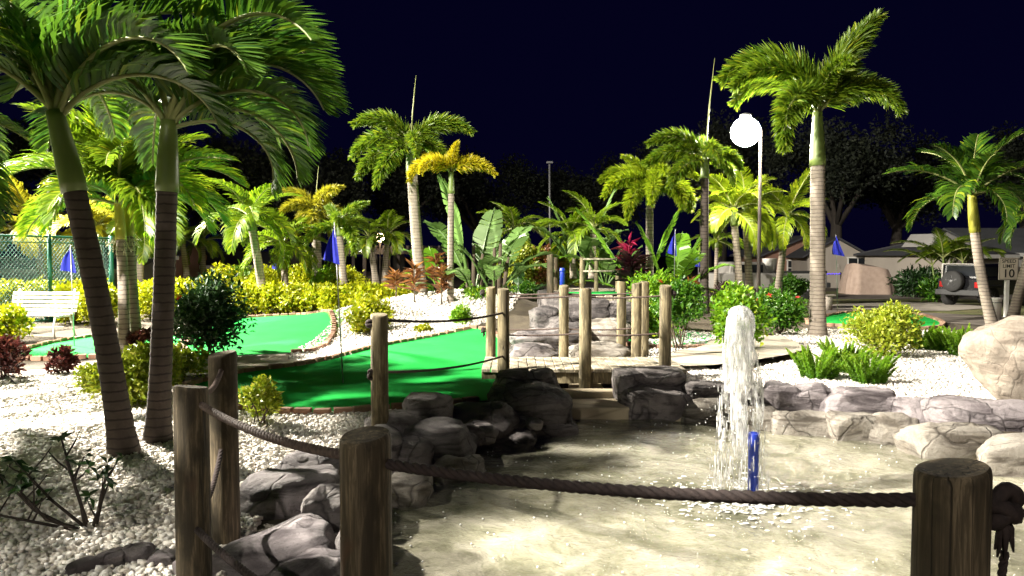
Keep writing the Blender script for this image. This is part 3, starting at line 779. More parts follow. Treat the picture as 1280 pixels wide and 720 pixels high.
def palm(label, base, top, kind='ado', leaf='palm_leaf', r=(.12, .085, .06), shaft=.79, n=13, L=1.7, seed=0, trunk='palm_trunk', shaftmat='crownshaft', group=None, fronds=None, spear=0.0, bend=.15, fruit=False, pitch=(70, -12), name='palm_tree'):
    rd = random.Random(seed)
    base, top = Vector(base), Vector(top)
    t = thing(name, label, 'palm tree', base, 0, group)
    tp = top - base
    ctrl = Vector((tp.x * (.5 - bend), tp.y * .5, tp.z * .5))
    def bz(u): return ctrl * (2 * u * (1 - u)) + tp * (u * u)
    H = tp.length; m = max(16, int(H * shaft / .055)); b = MB()
    pts, rr = [], []
    for i in range(m * 2 + 1):
        u = i / (2 * m) * shaft
        p = bz(u) + Vector((0, 0, -.06 if i == 0 else 0))
        fl = r[1] + (r[0] - r[1]) * math.exp(-u * H / .22) - (r[1] * .12) * u
        ring = .955 if i % 2 == 0 else 1.0
        pts.append(p); rr.append(fl * ring * rd.uniform(.985, 1.015))
    b.tube(pts, rr, 14 if r[1] * FPX / max(1, base.y) > 6 else 8)
    b.build('trunk', M[trunk], t)
    b = MB(); pts = [bz(shaft + (1 - shaft) * k / 8 - (.004 if k == 0 else 0)) for k in range(9)]
    rr = [r[1] * (1.02 + .10 * math.sin(k / 8 * 2.2)) * (1 - k / 8) + r[2] * (k / 8) for k in range(9)]
    b.tube(pts, rr, 12); b.build('crownshaft', M[shaftmat], t)
    tdir = (bz(1) - bz(.95)).normalized()
    if fronds is None:
        fronds = []
        for k in range(n):
            q = k / max(1, n - 1)
            pi_ = pitch[0] + (pitch[1] - pitch[0]) * q + rd.uniform(-8, 8)
            fronds.append((k * 137.5 + seed * 41 + rd.uniform(-12, 12), pi_, 50 + 50 * q + rd.uniform(-15, 15), L * rd.uniform(.85, 1.08)))
    for k, (az, pi_, dr, ln) in enumerate(fronds):
        me = frond(kind, leaf, dr, k + seed)
        o = ob('frond', me, t, bz(1) - tdir * rd.uniform(0, .05 * L))
        q = Matrix.Rotation(R(az), 3, 'Z') @ Matrix.Rotation(-R(pi_), 3, 'Y') @ Matrix.Rotation(rd.uniform(-.3, .3), 3, 'X')
        o.rotation_euler = q.to_euler(); o.scale = (ln,) * 3
    if spear:
        b = MB(); b.tube([bz(1) - tdir * .1, bz(1) + Vector((spear * .04, 0, spear * .5)), bz(1) + Vector((spear * .09, 0, spear))], [.018, .014, .004], 6)
        b.build('spear_leaf', M['rachis'], t)
    if fruit:
        b = MB()
        c = bz(shaft + .01)
        for s_ in range(10):
            a = rd.uniform(0, 6.28); e = c + Vector((math.cos(a) * .22, math.sin(a) * .22, -rd.uniform(.05, .3)))
            b.tube([c, c.lerp(e, .5) + Vector((0, 0, .06)), e], [.006, .005, .004], 4)
            for q_ in range(5):
                p = c.lerp(e, .4 + .12 * q_) + Vector((rd.uniform(-.03, .03), rd.uniform(-.03, .03), 0))
                b.lathe([(.004, -.014), (.014, 0), (.004, .014)], 6, p)
        b.build('fruit_cluster', M['fruit'], t)
    return t

# ------------------------------------------------------------------ the palms
PAL_N = 'palms in the near gravel bed'
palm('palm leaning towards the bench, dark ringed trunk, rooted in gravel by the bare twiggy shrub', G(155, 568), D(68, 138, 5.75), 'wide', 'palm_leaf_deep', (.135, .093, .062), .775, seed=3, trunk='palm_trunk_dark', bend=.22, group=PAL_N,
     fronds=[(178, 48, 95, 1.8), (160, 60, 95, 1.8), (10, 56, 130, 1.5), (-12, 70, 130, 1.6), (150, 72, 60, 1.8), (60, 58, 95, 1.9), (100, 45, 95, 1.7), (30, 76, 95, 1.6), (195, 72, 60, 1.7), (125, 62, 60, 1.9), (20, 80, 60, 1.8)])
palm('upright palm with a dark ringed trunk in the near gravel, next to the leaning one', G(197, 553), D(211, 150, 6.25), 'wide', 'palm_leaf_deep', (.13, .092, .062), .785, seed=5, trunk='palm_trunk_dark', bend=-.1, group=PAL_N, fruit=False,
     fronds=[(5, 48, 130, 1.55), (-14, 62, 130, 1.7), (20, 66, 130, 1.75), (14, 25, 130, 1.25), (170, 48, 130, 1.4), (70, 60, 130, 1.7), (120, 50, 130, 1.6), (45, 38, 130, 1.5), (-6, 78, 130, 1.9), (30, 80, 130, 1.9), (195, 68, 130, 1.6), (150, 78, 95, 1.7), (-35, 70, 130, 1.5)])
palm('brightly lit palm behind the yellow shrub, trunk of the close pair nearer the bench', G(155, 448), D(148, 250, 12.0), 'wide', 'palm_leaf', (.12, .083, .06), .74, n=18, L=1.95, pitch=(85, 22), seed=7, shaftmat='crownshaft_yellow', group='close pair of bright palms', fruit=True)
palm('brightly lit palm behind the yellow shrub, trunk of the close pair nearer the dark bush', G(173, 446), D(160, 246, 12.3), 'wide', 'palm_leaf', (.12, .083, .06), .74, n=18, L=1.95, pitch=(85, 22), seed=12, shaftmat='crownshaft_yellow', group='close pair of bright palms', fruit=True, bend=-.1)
palm('unseen palm beside the twiggy shrub, broad dark crown added to shade the near trunks', (-5.5, 4.4, 0), (-5.4, 4.4, 2.9), 'wide', 'palm_leaf_deep', n=24, L=2.0, seed=18, trunk='palm_trunk_dark')  # out of view, added to keep mast light off the near trunks
palm('unseen dark crowned palm close by the pond bank, added to shade the near posts', (-4.2, 1.4, 0), (-4.1, 1.5, 3.1), 'wide', 'palm_leaf_deep', n=24, L=1.8, seed=19, trunk='palm_trunk_dark')  # out of view, added so its crown shades the near posts
palm('unseen dark crowned palm near the cracked dark post, added to shade it', (-2.3, .5, 0), (-2.2, .5, 3.0), 'wide', 'palm_leaf_deep', n=22, L=1.5, pitch=(85, 35), seed=20, trunk='palm_trunk_dark')  # unseen light blocker, added to shade the foremost posts
palm('unseen palm with a drooping dark crown, added to shade the foreground gravel', (-7.3, 8.3, 0), (-7.2, 8.3, 3.0), 'wide', 'palm_leaf_deep', n=20, L=1.5, seed=15, trunk='palm_trunk_dark')  # out of view, added to darken the foreground gravel with its shadow
palm('dark crowned palm beside the near gravel bed, added for shade on the near green', (-6.1, 6.9, 0), (-6.0, 6.9, 2.95), 'wide', 'palm_leaf_deep', n=22, L=1.7, pitch=(80, 5), seed=26, trunk='palm_trunk_dark')  # added beside the frame to throw frond shade on the near green
palm('tall bright palm beyond the bench, its fronds hanging over the court fence', (-12.2, 14.5, 0), (-12.1, 14.5, 3.0), 'wide', 'palm_leaf', n=15, L=2.0, seed=22)
palm('pale trunked palm growing behind the green court fence, nearest its corner post', D(128, 385, 21), D(120, 282, 21), 'ado', 'palm_leaf_yellow', n=13, L=1.7, seed=23, r=(.17, .13, .09))
palm('pale trunked palm growing behind the fence near the bench end', D(60, 385, 22), D(40, 285, 22), 'ado', 'palm_leaf_yellow', n=13, L=1.9, seed=24, r=(.17, .13, .09))
palm('palm leaning over the yellow hedge at the back edge of the bright green', G(332, 394), D(312, 268, 19.3), 'ado', 'palm_leaf', (.17, .125, .085), .85, n=13, L=1.55, seed=31)
palm('short full crowned palm rising straight from the middle of the yellow hedge', D(357, 368, 21.5), D(354, 303, 21.5), 'ado', 'palm_leaf', (.14, .10, .07), .8, n=13, L=1.6, seed=33)
palm('slim palm in the hedge with a high yellowish feathery crown', D(430, 362, 21), D(423, 283, 21), 'fox', 'foxtail_leaf', (.14, .11, .08), .85, n=7, L=1.3, seed=35)
palm('yellowish feathery crowned palm behind the hedge with a spear leaf', D(397, 362, 22.5), D(394, 262, 22.5), 'fox', 'palm_leaf_yellow', (.2, .15, .09), .85, n=9, L=1.35, seed=36, spear=1.3)
palm('small pale trunked palm behind the dark bush, before the pinkish wall', D(254, 352, 26), D(253, 300, 26), 'ado', 'palm_leaf', (.14, .11, .08), .85, n=11, L=1.2, seed=37)
palm('small leaning palm behind the dark bush, next to the pale trunked one', D(234, 350, 25), D(227, 297, 25), 'ado', 'palm_leaf', (.14, .11, .08), .85, n=11, L=1.2, seed=38)
palm('slim white trunked palm between the close pair and the dark trunk', D(175, 356, 20), D(177, 280, 20), 'ado', 'palm_leaf', (.12, .10, .07), .85, n=11, L=1.3, seed=39)
palm('slim palm before the shelter, between the small warm lamp and the hedge', D(470, 356, 25), D(461, 296, 25), 'ado', 'palm_leaf', (.14, .105, .08), .8, n=11, L=1.25, seed=41, group='two palms by the shelter')
palm('slim palm before the shelter, between the small warm lamp and the stout foxtail', D(480, 356, 25.4), D(485, 292, 25.4), 'ado', 'palm_leaf', (.14, .105, .08), .8, n=11, L=1.25, seed=42, group='two palms by the shelter')
p = G(528, 376, .58)
palm('tall foxtail palm with a stout pale trunk on the gravel mound', D(528, 376, 17), D(513, 178, 17), 'fox', 'foxtail_leaf', (.17, .135, .075), .80, seed=44, spear=1.5, bend=-.2,
     fronds=[(172, 62, 95, 1.55), (192, 30, 95, 1.5), (205, -5, 60, 1.5), (285, 20, 95, 1.2), (8, 55, 95, 1.6), (70, 40, 95, 1.3), (235, -20, 60, 1.5), (-10, 15, 95, 1.1)])
palm('small foxtail palm with golden yellow fronds and a thin pale trunk', D(563, 384, 16), D(564, 214, 16), 'fox', 'foxtail_leaf_yellow', (.09, .075, .05), .84, seed=45, spear=.3, bend=.05,
     fronds=[(188, 48, 130, 1.15), (215, 55, 130, 1.0), (-8, 40, 95, 1.05), (285, 82, 60, .75), (100, 70, 95, .9), (15, 55, 95, .9), (165, 62, 95, 1.0)])
palm('slim brown trunked palm behind the leafy banana clump', D(642, 345, 22), D(642, 285, 22), 'ado', 'palm_leaf', (.14, .10, .07), .85, n=11, L=1.2, seed=47)
palm('white trunked palm behind the little wooden rail, nearer the blue pipe', D(717, 345, 19), D(713, 292, 19), 'ado', 'palm_leaf', (.10, .085, .06), .86, n=11, L=1.15, seed=48, group='palms behind the little rail')
palm('thin trunked palm behind the little wooden rail, nearer the pink cordyline', D(740, 345, 18.5), D(742, 283, 18.5), 'ado', 'palm_leaf', (.10, .08, .06), .86, n=11, L=1.15, seed=49, group='palms behind the little rail')
palm('foxtail palm with hanging yellow green plumes among the big leaved clump', D(812, 380, 16.0), D(812, 232, 16.0), 'fox', 'foxtail_leaf_lime', (.12, .09, .06), .84, seed=52, bend=.0,
     fronds=[(200, 30, 95, 1.25), (160, 50, 95, 1.2), (230, 5, 95, 1.25), (270, 20, 95, 1.2), (310, 15, 95, 1.3), (0, 30, 130, 1.3), (90, 55, 95, 1.2), (345, 55, 95, 1.15), (180, 75, 60, .9), (290, 55, 95, 1.1)])
palm('foxtail palm with a dark brown trunk and a long spear leaf beside the bright lamp', D(880, 388, 15.5), D(881, 195, 15.5), 'fox', 'foxtail_leaf', (.13, .095, .065), .86, seed=54, trunk='palm_trunk_dark', spear=2.0,
     fronds=[(175, 58, 95, 1.35), (185, 20, 60, 1.3), (215, -5, 60, 1.2), (150, 35, 95, 1.3), (330, 20, 95, .95), (10, 5, 95, .95), (80, 50, 95, 1.2), (265, 30, 95, 1.1)])
palm('tallest foxtail palm with a thick grey ringed trunk near the blue flag green', G(1022, 421), D(1022, 140, 14.5), 'foxlong', 'foxtail_leaf', (.205, .15, .085), .765, seed=56, spear=1.0, bend=.02,
     fronds=[(165, 82, 130, 2.5), (195, 74, 130, 2.2), (5, 68, 130, 1.9), (-20, 56, 130, 1.8), (12, 68, 25, 2.3), (228, 30, 130, 2.3), (90, 62, 130, 2.0), (270, 74, 95, 1.5), (150, 72, 130, 2.2), (40, 74, 130, 1.9)])
RP = 'palms behind the bright lamp'
palm('bright crowned palm below the lamp, outermost towards the brown trunk', D(925, 372, 18.5), D(916, 262, 18.5), 'ado', 'foxtail_leaf_lime', (.13, .10, .07), .82, n=12, L=1.35, seed=58, group=RP)
palm('bright crowned palm below the lamp, middle trunk of the three', D(937, 372, 19), D(931, 258, 19), 'ado', 'foxtail_leaf_lime', (.13, .10, .07), .82, n=12, L=1.35, seed=59, group=RP)
palm('leaning palm between the lamp and the tallest grey trunk', D(972, 372, 19.5), D(985, 268, 19.5), 'ado', 'foxtail_leaf_lime', (.13, .10, .07), .80, n=12, L=1.3, seed=60, group=RP)
palm('very small palm by the brown trunk with a thin pale stem', D(895, 362, 24), D(896, 300, 24), 'ado', 'palm_leaf', (.1, .07, .05), .85, n=10, L=1.1, seed=61)
palm('palm leaning away from the parked black off-roader, grey curved trunk', G(1242, 413), D(1215, 243, 15.5), 'ado', 'palm_leaf_deep', (.155, .105, .08), .73, n=13, L=1.75, seed=63, pitch=(85, 15), bend=-.25, shaftmat='crownshaft_yellow')
palm('palm leaning over the speed limit sign with its crown high to the side', G(1266, 398, 0), D(1306, 262, 18), 'ado', 'palm_leaf_deep', (.16, .12, .08), .8, n=12, L=1.5, seed=64, bend=.3)
# areca clump by the shed
t = thing('areca_palm_clump', 'multi stemmed areca palm clump with arching olive fronds before the cream shed', 'palm clump', D(1185, 372, 26), 0)
rd = random.Random(9)
for k in range(5):
    a = k * 1.3; b = MB(); q = Vector((.35 * math.cos(a), .3 * math.sin(a), 0)); hgt = rd.uniform(.9, 1.5)
    tip = q * 1.5 + Vector((0, 0, hgt)); b.tube([q, q.lerp(tip, .5), tip], [.04, .035, .03], 6); b.build('stem', M['crownshaft'], t)
    for j in range(5):
        o = ob('frond', frond('thin', 'palm_leaf', (60, 95)[j % 2], j), t, tip, None, rd.uniform(1.3, 1.8))
        o.rotation_euler = (Matrix.Rotation(a + j * 1.25, 3, 'Z') @ Matrix.Rotation(-R(rd.uniform(40, 80)), 3, 'Y')).to_euler()

# ------------------------------------------------------------------ shrubs
HG = 'yellow shrubs of the hedge behind the bright green'
hx = [(292, 382, 1.3, .95), (318, 386, 1.3, .9), (345, 386, 1.4, .85), (372, 386, 1.4, .8), (398, 386, 1.4, .8), (424, 388, 1.4, .8), (448, 386, 1.4, .85), (470, 390, 1.3, .85), (492, 384, 1.2, .8)]
for i, (px, py, w_, h_) in enumerate(hx):
    shrub('yellow leaved shrub in the clipped hedge behind the bright green', 'shrub', G(px, py + 8), w_, h_, 'hedge_leaf', 100 + i, HG, 'hedge_shrub', ll=.10, lw=.065)
for i, (px, py) in enumerate([(275, 372), (300, 366), (330, 368), (352, 366), (380, 370), (410, 372), (436, 372)]):
    shrub('taller lime shrub in the second row behind the yellow hedge', 'shrub', G(px, py + 12), 1.35, 1.2, 'lime_leaf' if i % 2 else 'hedge_leaf', 120 + i, 'second row of hedge shrubs', 'hedge_shrub', ll=.11, lw=.07)
for i, (px, py) in enumerate([(20, 392), (60, 392), (95, 396), (126, 398), (190, 392), (205, 386), (225, 388)]):
    shrub('bright yellow shrub along the foot of the court fence', 'shrub', G(px, py + 8), 1.3, .95, 'hedge_leaf', 140 + i, 'shrubs along the court fence', 'hedge_shrub', ll=.10, lw=.065)
shrub('dark leaved rounded bush casting its shadow on the bright green', 'bush', G(262, 447), 1.15, 1.25, 'dark_leaf', 160, None, 'bush', ll=.10, lw=.05, dens=1.1, flowers=('flower_red', 2))
shrub('yellow green shrub at the foot of the close pair of palms', 'shrub', G(160, 508), .95, .55, 'variegated_leaf', 161, 'yellow shrubs round the near palms', 'shrub', ll=.07, lw=.04)
shrub('yellow green shrub between the two near palm trunks and the dark bush', 'shrub', G(225, 480), .75, .5, 'variegated_leaf', 162, 'yellow shrubs round the near palms', 'shrub', ll=.07, lw=.04)
shrub('yellow green shrub right behind the leaning dark trunk', 'shrub', G(185, 498), .8, .62, 'variegated_leaf', 167, 'yellow shrubs round the near palms', 'shrub', ll=.07, lw=.04)
shrub('small yellow green shrub between the dark posts and the brick edge', 'shrub', G(325, 532), .40, .46, 'variegated_leaf', 163, None, 'shrub', ll=.06, lw=.032, dens=.55, lobes=12)
shrub('reddish croton bush at the end of the bench', 'bush', G(8, 475), .62, .5, 'red_leaf', 164, None, 'croton', ll=.10, lw=.035, dens=.8)
shrub('small red brown croton between the bench and the leaning trunk', 'bush', G(75, 467), .52, .33, 'red_leaf', 165, None, 'croton', ll=.09, lw=.032, dens=.7)
shrub('red brown croton behind the close pair of palms', 'bush', G(178, 446), .6, .42, 'red_leaf', 166, None, 'croton', ll=.10, lw=.035, dens=.8)
shrub('yellow shrub by the end of the bench, half hidden by red croton', 'shrub', G(6, 432), .8, .7, 'hedge_leaf', 168, None, 'shrub', ll=.09, lw=.055)
shrub('bright yellow bush where the gravel mound meets the hedge', 'shrub', G(462, 420), 1.0, .75, 'hedge_leaf', 170, None, 'shrub', ll=.09, lw=.055)
shrub('small lime tuft on the white gravel mound behind the brick curve', 'shrub', G(528, 421), .36, .28, 'hedge_leaf', 171, None, 'shrub', ll=.06, lw=.035, dens=.8)
shrub('lime shrub on the gravel mound beside the first bridge post', 'shrub', G(576, 417), .62, .52, 'lime_leaf', 172, None, 'shrub', ll=.07, lw=.04)
for i, (px, py, z_, w_, h_, m_) in enumerate([(600, 408, .0, 1.2, .85, 'lime_leaf'), (625, 405, 0, 1.2, .85, 'lime_leaf'), (655, 402, 0, 1.05, .95, 'green_leaf')]):
    shrub(['bright lime bush behind the bridge, at the foot of the banana clump', 'lime bush behind the first bridge posts', 'darker rounded green bush behind the bridge, next to the dark rail posts'][i], 'bush', G(px, py, z_), w_, h_, m_, 180 + i, None, 'bush', ll=.08, lw=.045, flowers=('flower_red', 2) if i == 2 else None)
shrub('round topped shrub on a bare stem behind the last bridge post', 'bush', G(850, 438), .95, 1.12, 'green_leaf', 185, None, 'bush', ll=.08, lw=.045, trunk=.38)
shrub('leafy lime bush with red blooms between bridge and big leaves', 'bush', G(822, 424), 1.2, 1.25, 'lime_leaf', 186, None, 'bush', ll=.09, lw=.05, flowers=('flower_red', 4))
shrub('bright green bush standing behind the water jet', 'bush', G(926, 442), 1.0, 1.12, 'lime_leaf', 187, None, 'bush', ll=.10, lw=.055)
shrub('green bush with a few red blooms between the jet and the tallest palm', 'bush', G(972, 420), 1.0, .95, 'green_leaf', 188, None, 'bush', ll=.08, lw=.045, flowers=('flower_red', 4))
shrub('clipped green bush behind the red blooming one, near the pickup', 'bush', G(987, 385), 1.15, 1.0, 'green_leaf', 189, None, 'bush', ll=.08, lw=.05, trunk=.3)
shrub('yellow green variegated bush on the white gravel before the flag green', 'bush', G(1104, 446), 1.15, .82, 'variegated_leaf', 190, None, 'bush', ll=.075, lw=.04)
shrub('dark maroon bush at the foot of the brown palm trunk', 'bush', G(908, 386), .9, .75, 'maroon_leaf', 191, None, 'bush', ll=.12, lw=.04)
shrub('dark green shrub mass before the cream shed', 'bush', G(1150, 372), 2.2, 1.0, 'dark_leaf', 192, None, 'bush', ll=.3, lw=.07, dens=.8)
shrub('low olive plant by the rear wheel of the off-roader', 'bush', G(1172, 378), 1.2, .8, 'green_leaf', 193, None, 'bush', ll=.22, lw=.05, dens=.8)
for i, (px, py, w_, h_, m_) in enumerate([(655, 345, 1.6, 1.0, 'variegated_leaf'), (680, 345, 1.4, 1.0, 'orange_leaf'), (700, 352, 1.3, .9, 'variegated_leaf')]):
    shrub(['cream and green croton behind the lime bush', 'orange tinted croton by the dark rail post', 'pale croton behind the blue pipe'][i], 'bush', D(px, py + 12, 20), w_, h_, m_, 200 + i, None, 'croton', ll=.14, lw=.06)

# bare twiggy shrub in the foreground
t = thing('twiggy_shrub', 'bare dark branched shrub with a few leaves in the shaded foreground gravel', 'shrub', G(118, 662), 0)
rd = random.Random(4); lp, ld = [], []
stem_tips = [(-.62, .1, .30), (-.42, -.05, .42), (-.25, .12, .50), (-.1, -.1, .44), (.03, .1, .36), (.10, -.02, .28), (-.55, -.15, .16), (-.3, -.2, .30)]
for q in stem_tips:
    tip = Vector(q); b = MB(); mid = tip * .5 + Vector((rd.uniform(-.06, .02), rd.uniform(-.05, .05), rd.uniform(-.08, .02)))
    b.tube([(rd.uniform(-.03, .03), rd.uniform(-.03, .03), -.03), mid, tip], [.011, .009, .005], 6)
    for _ in range(3):
        s0 = mid.lerp(tip, rd.uniform(0, .7)); s1 = s0 + Vector((rd.uniform(-.12, .12), rd.uniform(-.1, .1), rd.uniform(.04, .16)))
        b.tube([s0, s0.lerp(s1, .6) + Vector((0, 0, -.01)), s1], [.006, .005, .003], 5)
        for _ in range(rd.choice((0, 3, 6))):
            lp.append(s1 + Vector((rd.uniform(-.02, .02),) * 3)); ld.append((rd.uniform(-1, 1), rd.uniform(-1, 1), rd.uniform(-.4, .8)))
    for _ in range(8 if tip.x < -.15 else 3):
        lp.append(tip); ld.append((rd.uniform(-1, 1), rd.uniform(-1, 1), rd.uniform(-.6, .7)))
    b.build('branch', M['dark_twig'], t)
rg = np.random.default_rng(3); lp, ld = np.array(lp), np.array(ld)
V, F = leaves(lp, ld, rg.normal(size=ld.shape) * .4 + [0, 0, 1], rg.uniform(.05, .09, len(lp)), .032, rg)
ob('foliage', npmesh('foliage', V, F, M['dark_leaf'], rnd=np.repeat(rg.random(len(lp)), 4)), t)

# foxtail ferns
def plume_mesh(seed):
    rg = np.random.default_rng(seed); b = MB()
    P = [Vector((.0, 0, 0)), Vector((.05, 0, .18)), Vector((.13, 0, .34)), Vector((.22, 0, .46))]
    b.tube(P, [.006, .006, .005, .003], 4); m = 620
    s = rg.uniform(.08, 1, m); k = np.minimum((s * 3).astype(int), 2); f = (s * 3 - k)[:, None]; A = np.array([tuple(p) for p in P])
    base = A[k] * (1 - f) + A[k + 1] * f; tan = unit(A[k + 1] - A[k])
    d = unit(rg.normal(size=(m, 3)) + tan * .6); ln = .055 * np.clip(1.15 - s ** 3, .3, 1) * rg.uniform(.6, 1.1, m)
    V, F = leaves(base, d, rg.normal(size=(m, 3)), ln, .014, rg, 0, .1)
    nv = len(b.v); rq = np.array([q for q in b.f if len(q) == 4])
    return npmesh('plume', np.concatenate([np.array(b.v), V]), [rq, F + nv], M['fern_leaf'], rnd=np.concatenate([np.full(nv, .4), np.repeat(np.clip(s * .8 + rg.normal(0, .12, m), 0, 1), 4)]))
PLUME = [plume_mesh(k) for k in range(3)]
def fern(label, at, n, sc, seed, group=None):
    rd = random.Random(seed); t = thing('foxtail_fern', label, 'fern', at, 0, group)
    for k in range(n):
        a = k * 2.4 + rd.uniform(-.3, .3); rr = .20 * math.sqrt(k / n) * sc
        o = ob('plume', PLUME[k % 3], t, (rr * math.cos(a), rr * math.sin(a), -.01), (0, rd.uniform(-.3, .35) * (k / n + .3), a), sc * rd.uniform(.7, 1.1))
    return t
fern('bushy foxtail fern hugging the edge of the concrete path', G(1022, 474), 46, .88, 1, 'ferns on the right gravel')
fern('bushy foxtail fern between the path end and its neighbour on the gravel', G(1053, 466), 40, .9, 2, 'ferns on the right gravel')
fern('foxtail fern at the end of the front clump, nearest the boulder', G(1085, 480), 42, .82, 3, 'ferns on the right gravel')
fern('foxtail fern behind the variegated bush, next to the tan boulder', G(1205, 446), 42, .95, 4, 'ferns on the right gravel')
fern('foxtail fern half behind the variegated bush', G(1158, 438), 34, .9, 5, 'ferns on the right gravel')
fern('foxtail fern near the flag green, towards the leaning palm', G(1180, 440), 26, .8, 6, 'ferns on the right gravel')

# banana and other big leaved plants
def paddle_mesh(seed, L=1.0, W=.30, mat='banana_leaf', tears=5, stalk=.35, droop=.5):
    rg = random.Random(seed); n = 22; V, F, RN, MI = [], [], [], []
    b = MB(); pts = []
    for i in range(n + 1):
        u = i / n; a = R(82) - droop * (u ** 2) * 1.6
        pts.append(Vector((0, 0, 0)) if i == 0 else pts[-1] + Vector((math.cos(a), 0, math.sin(a))) * L / n)
    b.tube(pts, [.018 * (1 - .75 * i / n) for i in range(n + 1)], 5, False)
    cut = {(rg.randrange(int(n * stalk) + 2, n - 1), rg.choice((1, -1))) for _ in range(tears)}
    for sd in (1, -1):
        for i in range(int(n * stalk), n):
            u0, u1 = (i / n - stalk) / (1 - stalk), ((i + 1) / n - stalk) / (1 - stalk)
            w0, w1 = [W * max(0.0, math.sin(max(0, u) ** .75 * math.pi)) ** .6 for u in (u0, u1)]
            off = -.16 * W if (i, sd) in cut else 0
            wob = .10 * W * math.sin(i * 1.1 + seed)
            q = [pts[i], pts[i + 1], pts[i + 1] + Vector((.02 + off, sd * w1 * (.85 if off else 1), .30 * w1 + wob)), pts[i] + Vector((0.02, sd * w0, .30 * w0 + wob))]
            b.add(q, [(0, 1, 2, 3)] if sd > 0 else [(3, 2, 1, 0)], True)
    me = b.mesh('leaf', M[mat])
    a = me.attributes.new('rnd', 'FLOAT', 'POINT')
    a.data.foreach_set('value', np.clip(np.random.default_rng(seed).normal(.45, .12, len(me.vertices)), 0, 1).astype(np.float32))
    return me
PADDLE = {m_: [paddle_mesh(k, mat=m_, W=(.17, .2, .15)[k], droop=(.15, .5, .9)[k], tears=(2, 4, 6)[k]) for k in range(3)] for m_ in ('banana_leaf', 'pale_banana_leaf', 'dark_leaf')}
def bigleaf(label, at, specs, mat='banana_leaf', name='banana_plant', stems=()):
    t = thing(name, label, 'plant', at, 0)
    for az, tilt, ln, k in specs:
        o = ob('leaf', PADDLE[mat][k % 3], t, (.05 * math.cos(R(az)), .05 * math.sin(R(az)), 0), None, ln)
        o.rotation_euler = (Matrix.Rotation(R(az), 3, 'Z') @ Matrix.Rotation(R(tilt), 3, 'Y')).to_euler()
    for q in stems:
        b = MB(); b.tube([(q[0], 0, -.05), (q[0] * 1.1, 0, q[1] * .5), (q[0] * 1.4, 0, q[1])], [.06, .05, .035], 7); b.build('stem', M['twig'], t)
    return t
bigleaf('tallest banana plant with a big upright torn leaf behind the golden palm', D(592, 372, 17), [(200, 2, 2.9, 0), (150, 12, 2.3, 1), (20, 15, 2.2, 1), (300, 22, 1.8, 2), (250, 30, 1.6, 2), (60, 10, 2.3, 0), (340, 28, 1.7, 2)], 'pale_banana_leaf', stems=[(0, 1.2), (.15, 1.0), (-.12, .9)])
bigleaf('banana plant with drooping pale leaves over dry stems by the lime bush', D(618, 372, 16.5), [(10, 22, 1.9, 2), (40, 8, 2.0, 1), (330, 30, 1.7, 2), (180, 15, 1.8, 1), (270, 25, 1.5, 2)], 'pale_banana_leaf', stems=[(0, 1.1), (.1, 1.2), (.22, .9)])
bigleaf('low broad leaved plant spreading beside the stout foxtail trunk', D(556, 378, 17.6), [(180, 25, 1.4, 2), (200, 40, 1.3, 1), (160, 15, 1.7, 1), (230, 35, 1.3, 2), (20, 30, 1.2, 2), (120, 20, 1.6, 0)], 'banana_leaf')
bigleaf('travellers palm with stiff fanned leaves behind the red cordyline', D(800, 372, 16.3), [(180, 22, 2.4, 0), (180, 38, 2.0, 1), (0, 10, 2.2, 0), (170, 55, 1.6, 1), (0, 30, 1.8, 1), (250, 30, 1.3, 2)], 'banana_leaf', stems=[(0, .8)])
bigleaf('bright banana plant behind the small blue flag', D(838, 372, 15.6), [(180, 10, 1.75, 0), (0, 12, 1.5, 0), (0, 38, 1.5, 1), (200, 35, 1.3, 2), (300, 20, 1.35, 1), (60, 15, 1.6, 0), (350, 55, 1.2, 2)], 'banana_leaf', stems=[(0, .5)])
bigleaf('bird of paradise clump with stiff grey green leaves behind the little rail', D(757, 356, 18.4), [(180, 25, 1.35, 0), (0, 28, 1.3, 0), (180, 8, 1.3, 0), (0, 8, 1.2, 0), (90, 20, 1.2, 1), (270, 30, 1.0, 1)], 'pale_banana_leaf', 'bird_of_paradise')
bigleaf('dark broad leaved plant low beside the lime bush', D(648, 372, 17.2), [(20, 50, 1.0, 1), (180, 45, 1.0, 1), (340, 65, 1.1, 2), (90, 20, .9, 0)], 'dark_leaf')
bigleaf('staghorn topped plant rising between the two palms behind the rail', D(727, 350, 19), [(170, 8, 2.3, 0), (0, 6, 2.5, 0), (190, 18, 1.9, 1), (20, 20, 1.9, 1), (280, 15, 1.8, 2)], 'pale_banana_leaf', stems=[(0, 1.5)])
# cordylines: strap leaves on a stem
def straps(label, at, h, n, L, mat, seed, cat='plant', name='cordyline', W=.06):
    rg = np.random.default_rng(seed); t = thing(name, label, cat, at)
    b = MB(); b.tube([(0, 0, -.05), (.01, .01, h * .6), (0, 0, h)], [.018, .015, .012], 6); b.build('stem', M['twig'], t)
    z = rg.uniform(.35, 1, n) * h; a = rg.uniform(0, 6.28, n); e = rg.uniform(.1, 1.2, n)
    P = np.stack([np.zeros(n), np.zeros(n), z], 1); d = np.stack([np.cos(a) * np.cos(e), np.sin(a) * np.cos(e), np.sin(e)], 1)
    V, F = leaves(P, d, np.tile([0, 0, 1.], (n, 1)) - d * .3, L * rg.uniform(.7, 1.1, n), W, rg, .3, .3)
    ob('foliage', npmesh('foliage', V, F, M[mat], rnd=np.repeat(rg.random(n), 4)), t)
    return t
for i, (px, py, Yd, h_) in enumerate([(518, 392, 16.2, .75), (545, 388, 16.8, .8), (552, 392, 15.9, .7), (495, 386, 17, .55)]):
    q = D(px, py, Yd); q.z = Hs(q.x, q.y)
    straps('orange brown cordyline with strap leaves on the gravel mound', q, h_, 46, .34, 'orange_leaf', 300 + i, 'plant').__setitem__('group', 'orange cordylines on the gravel mound')
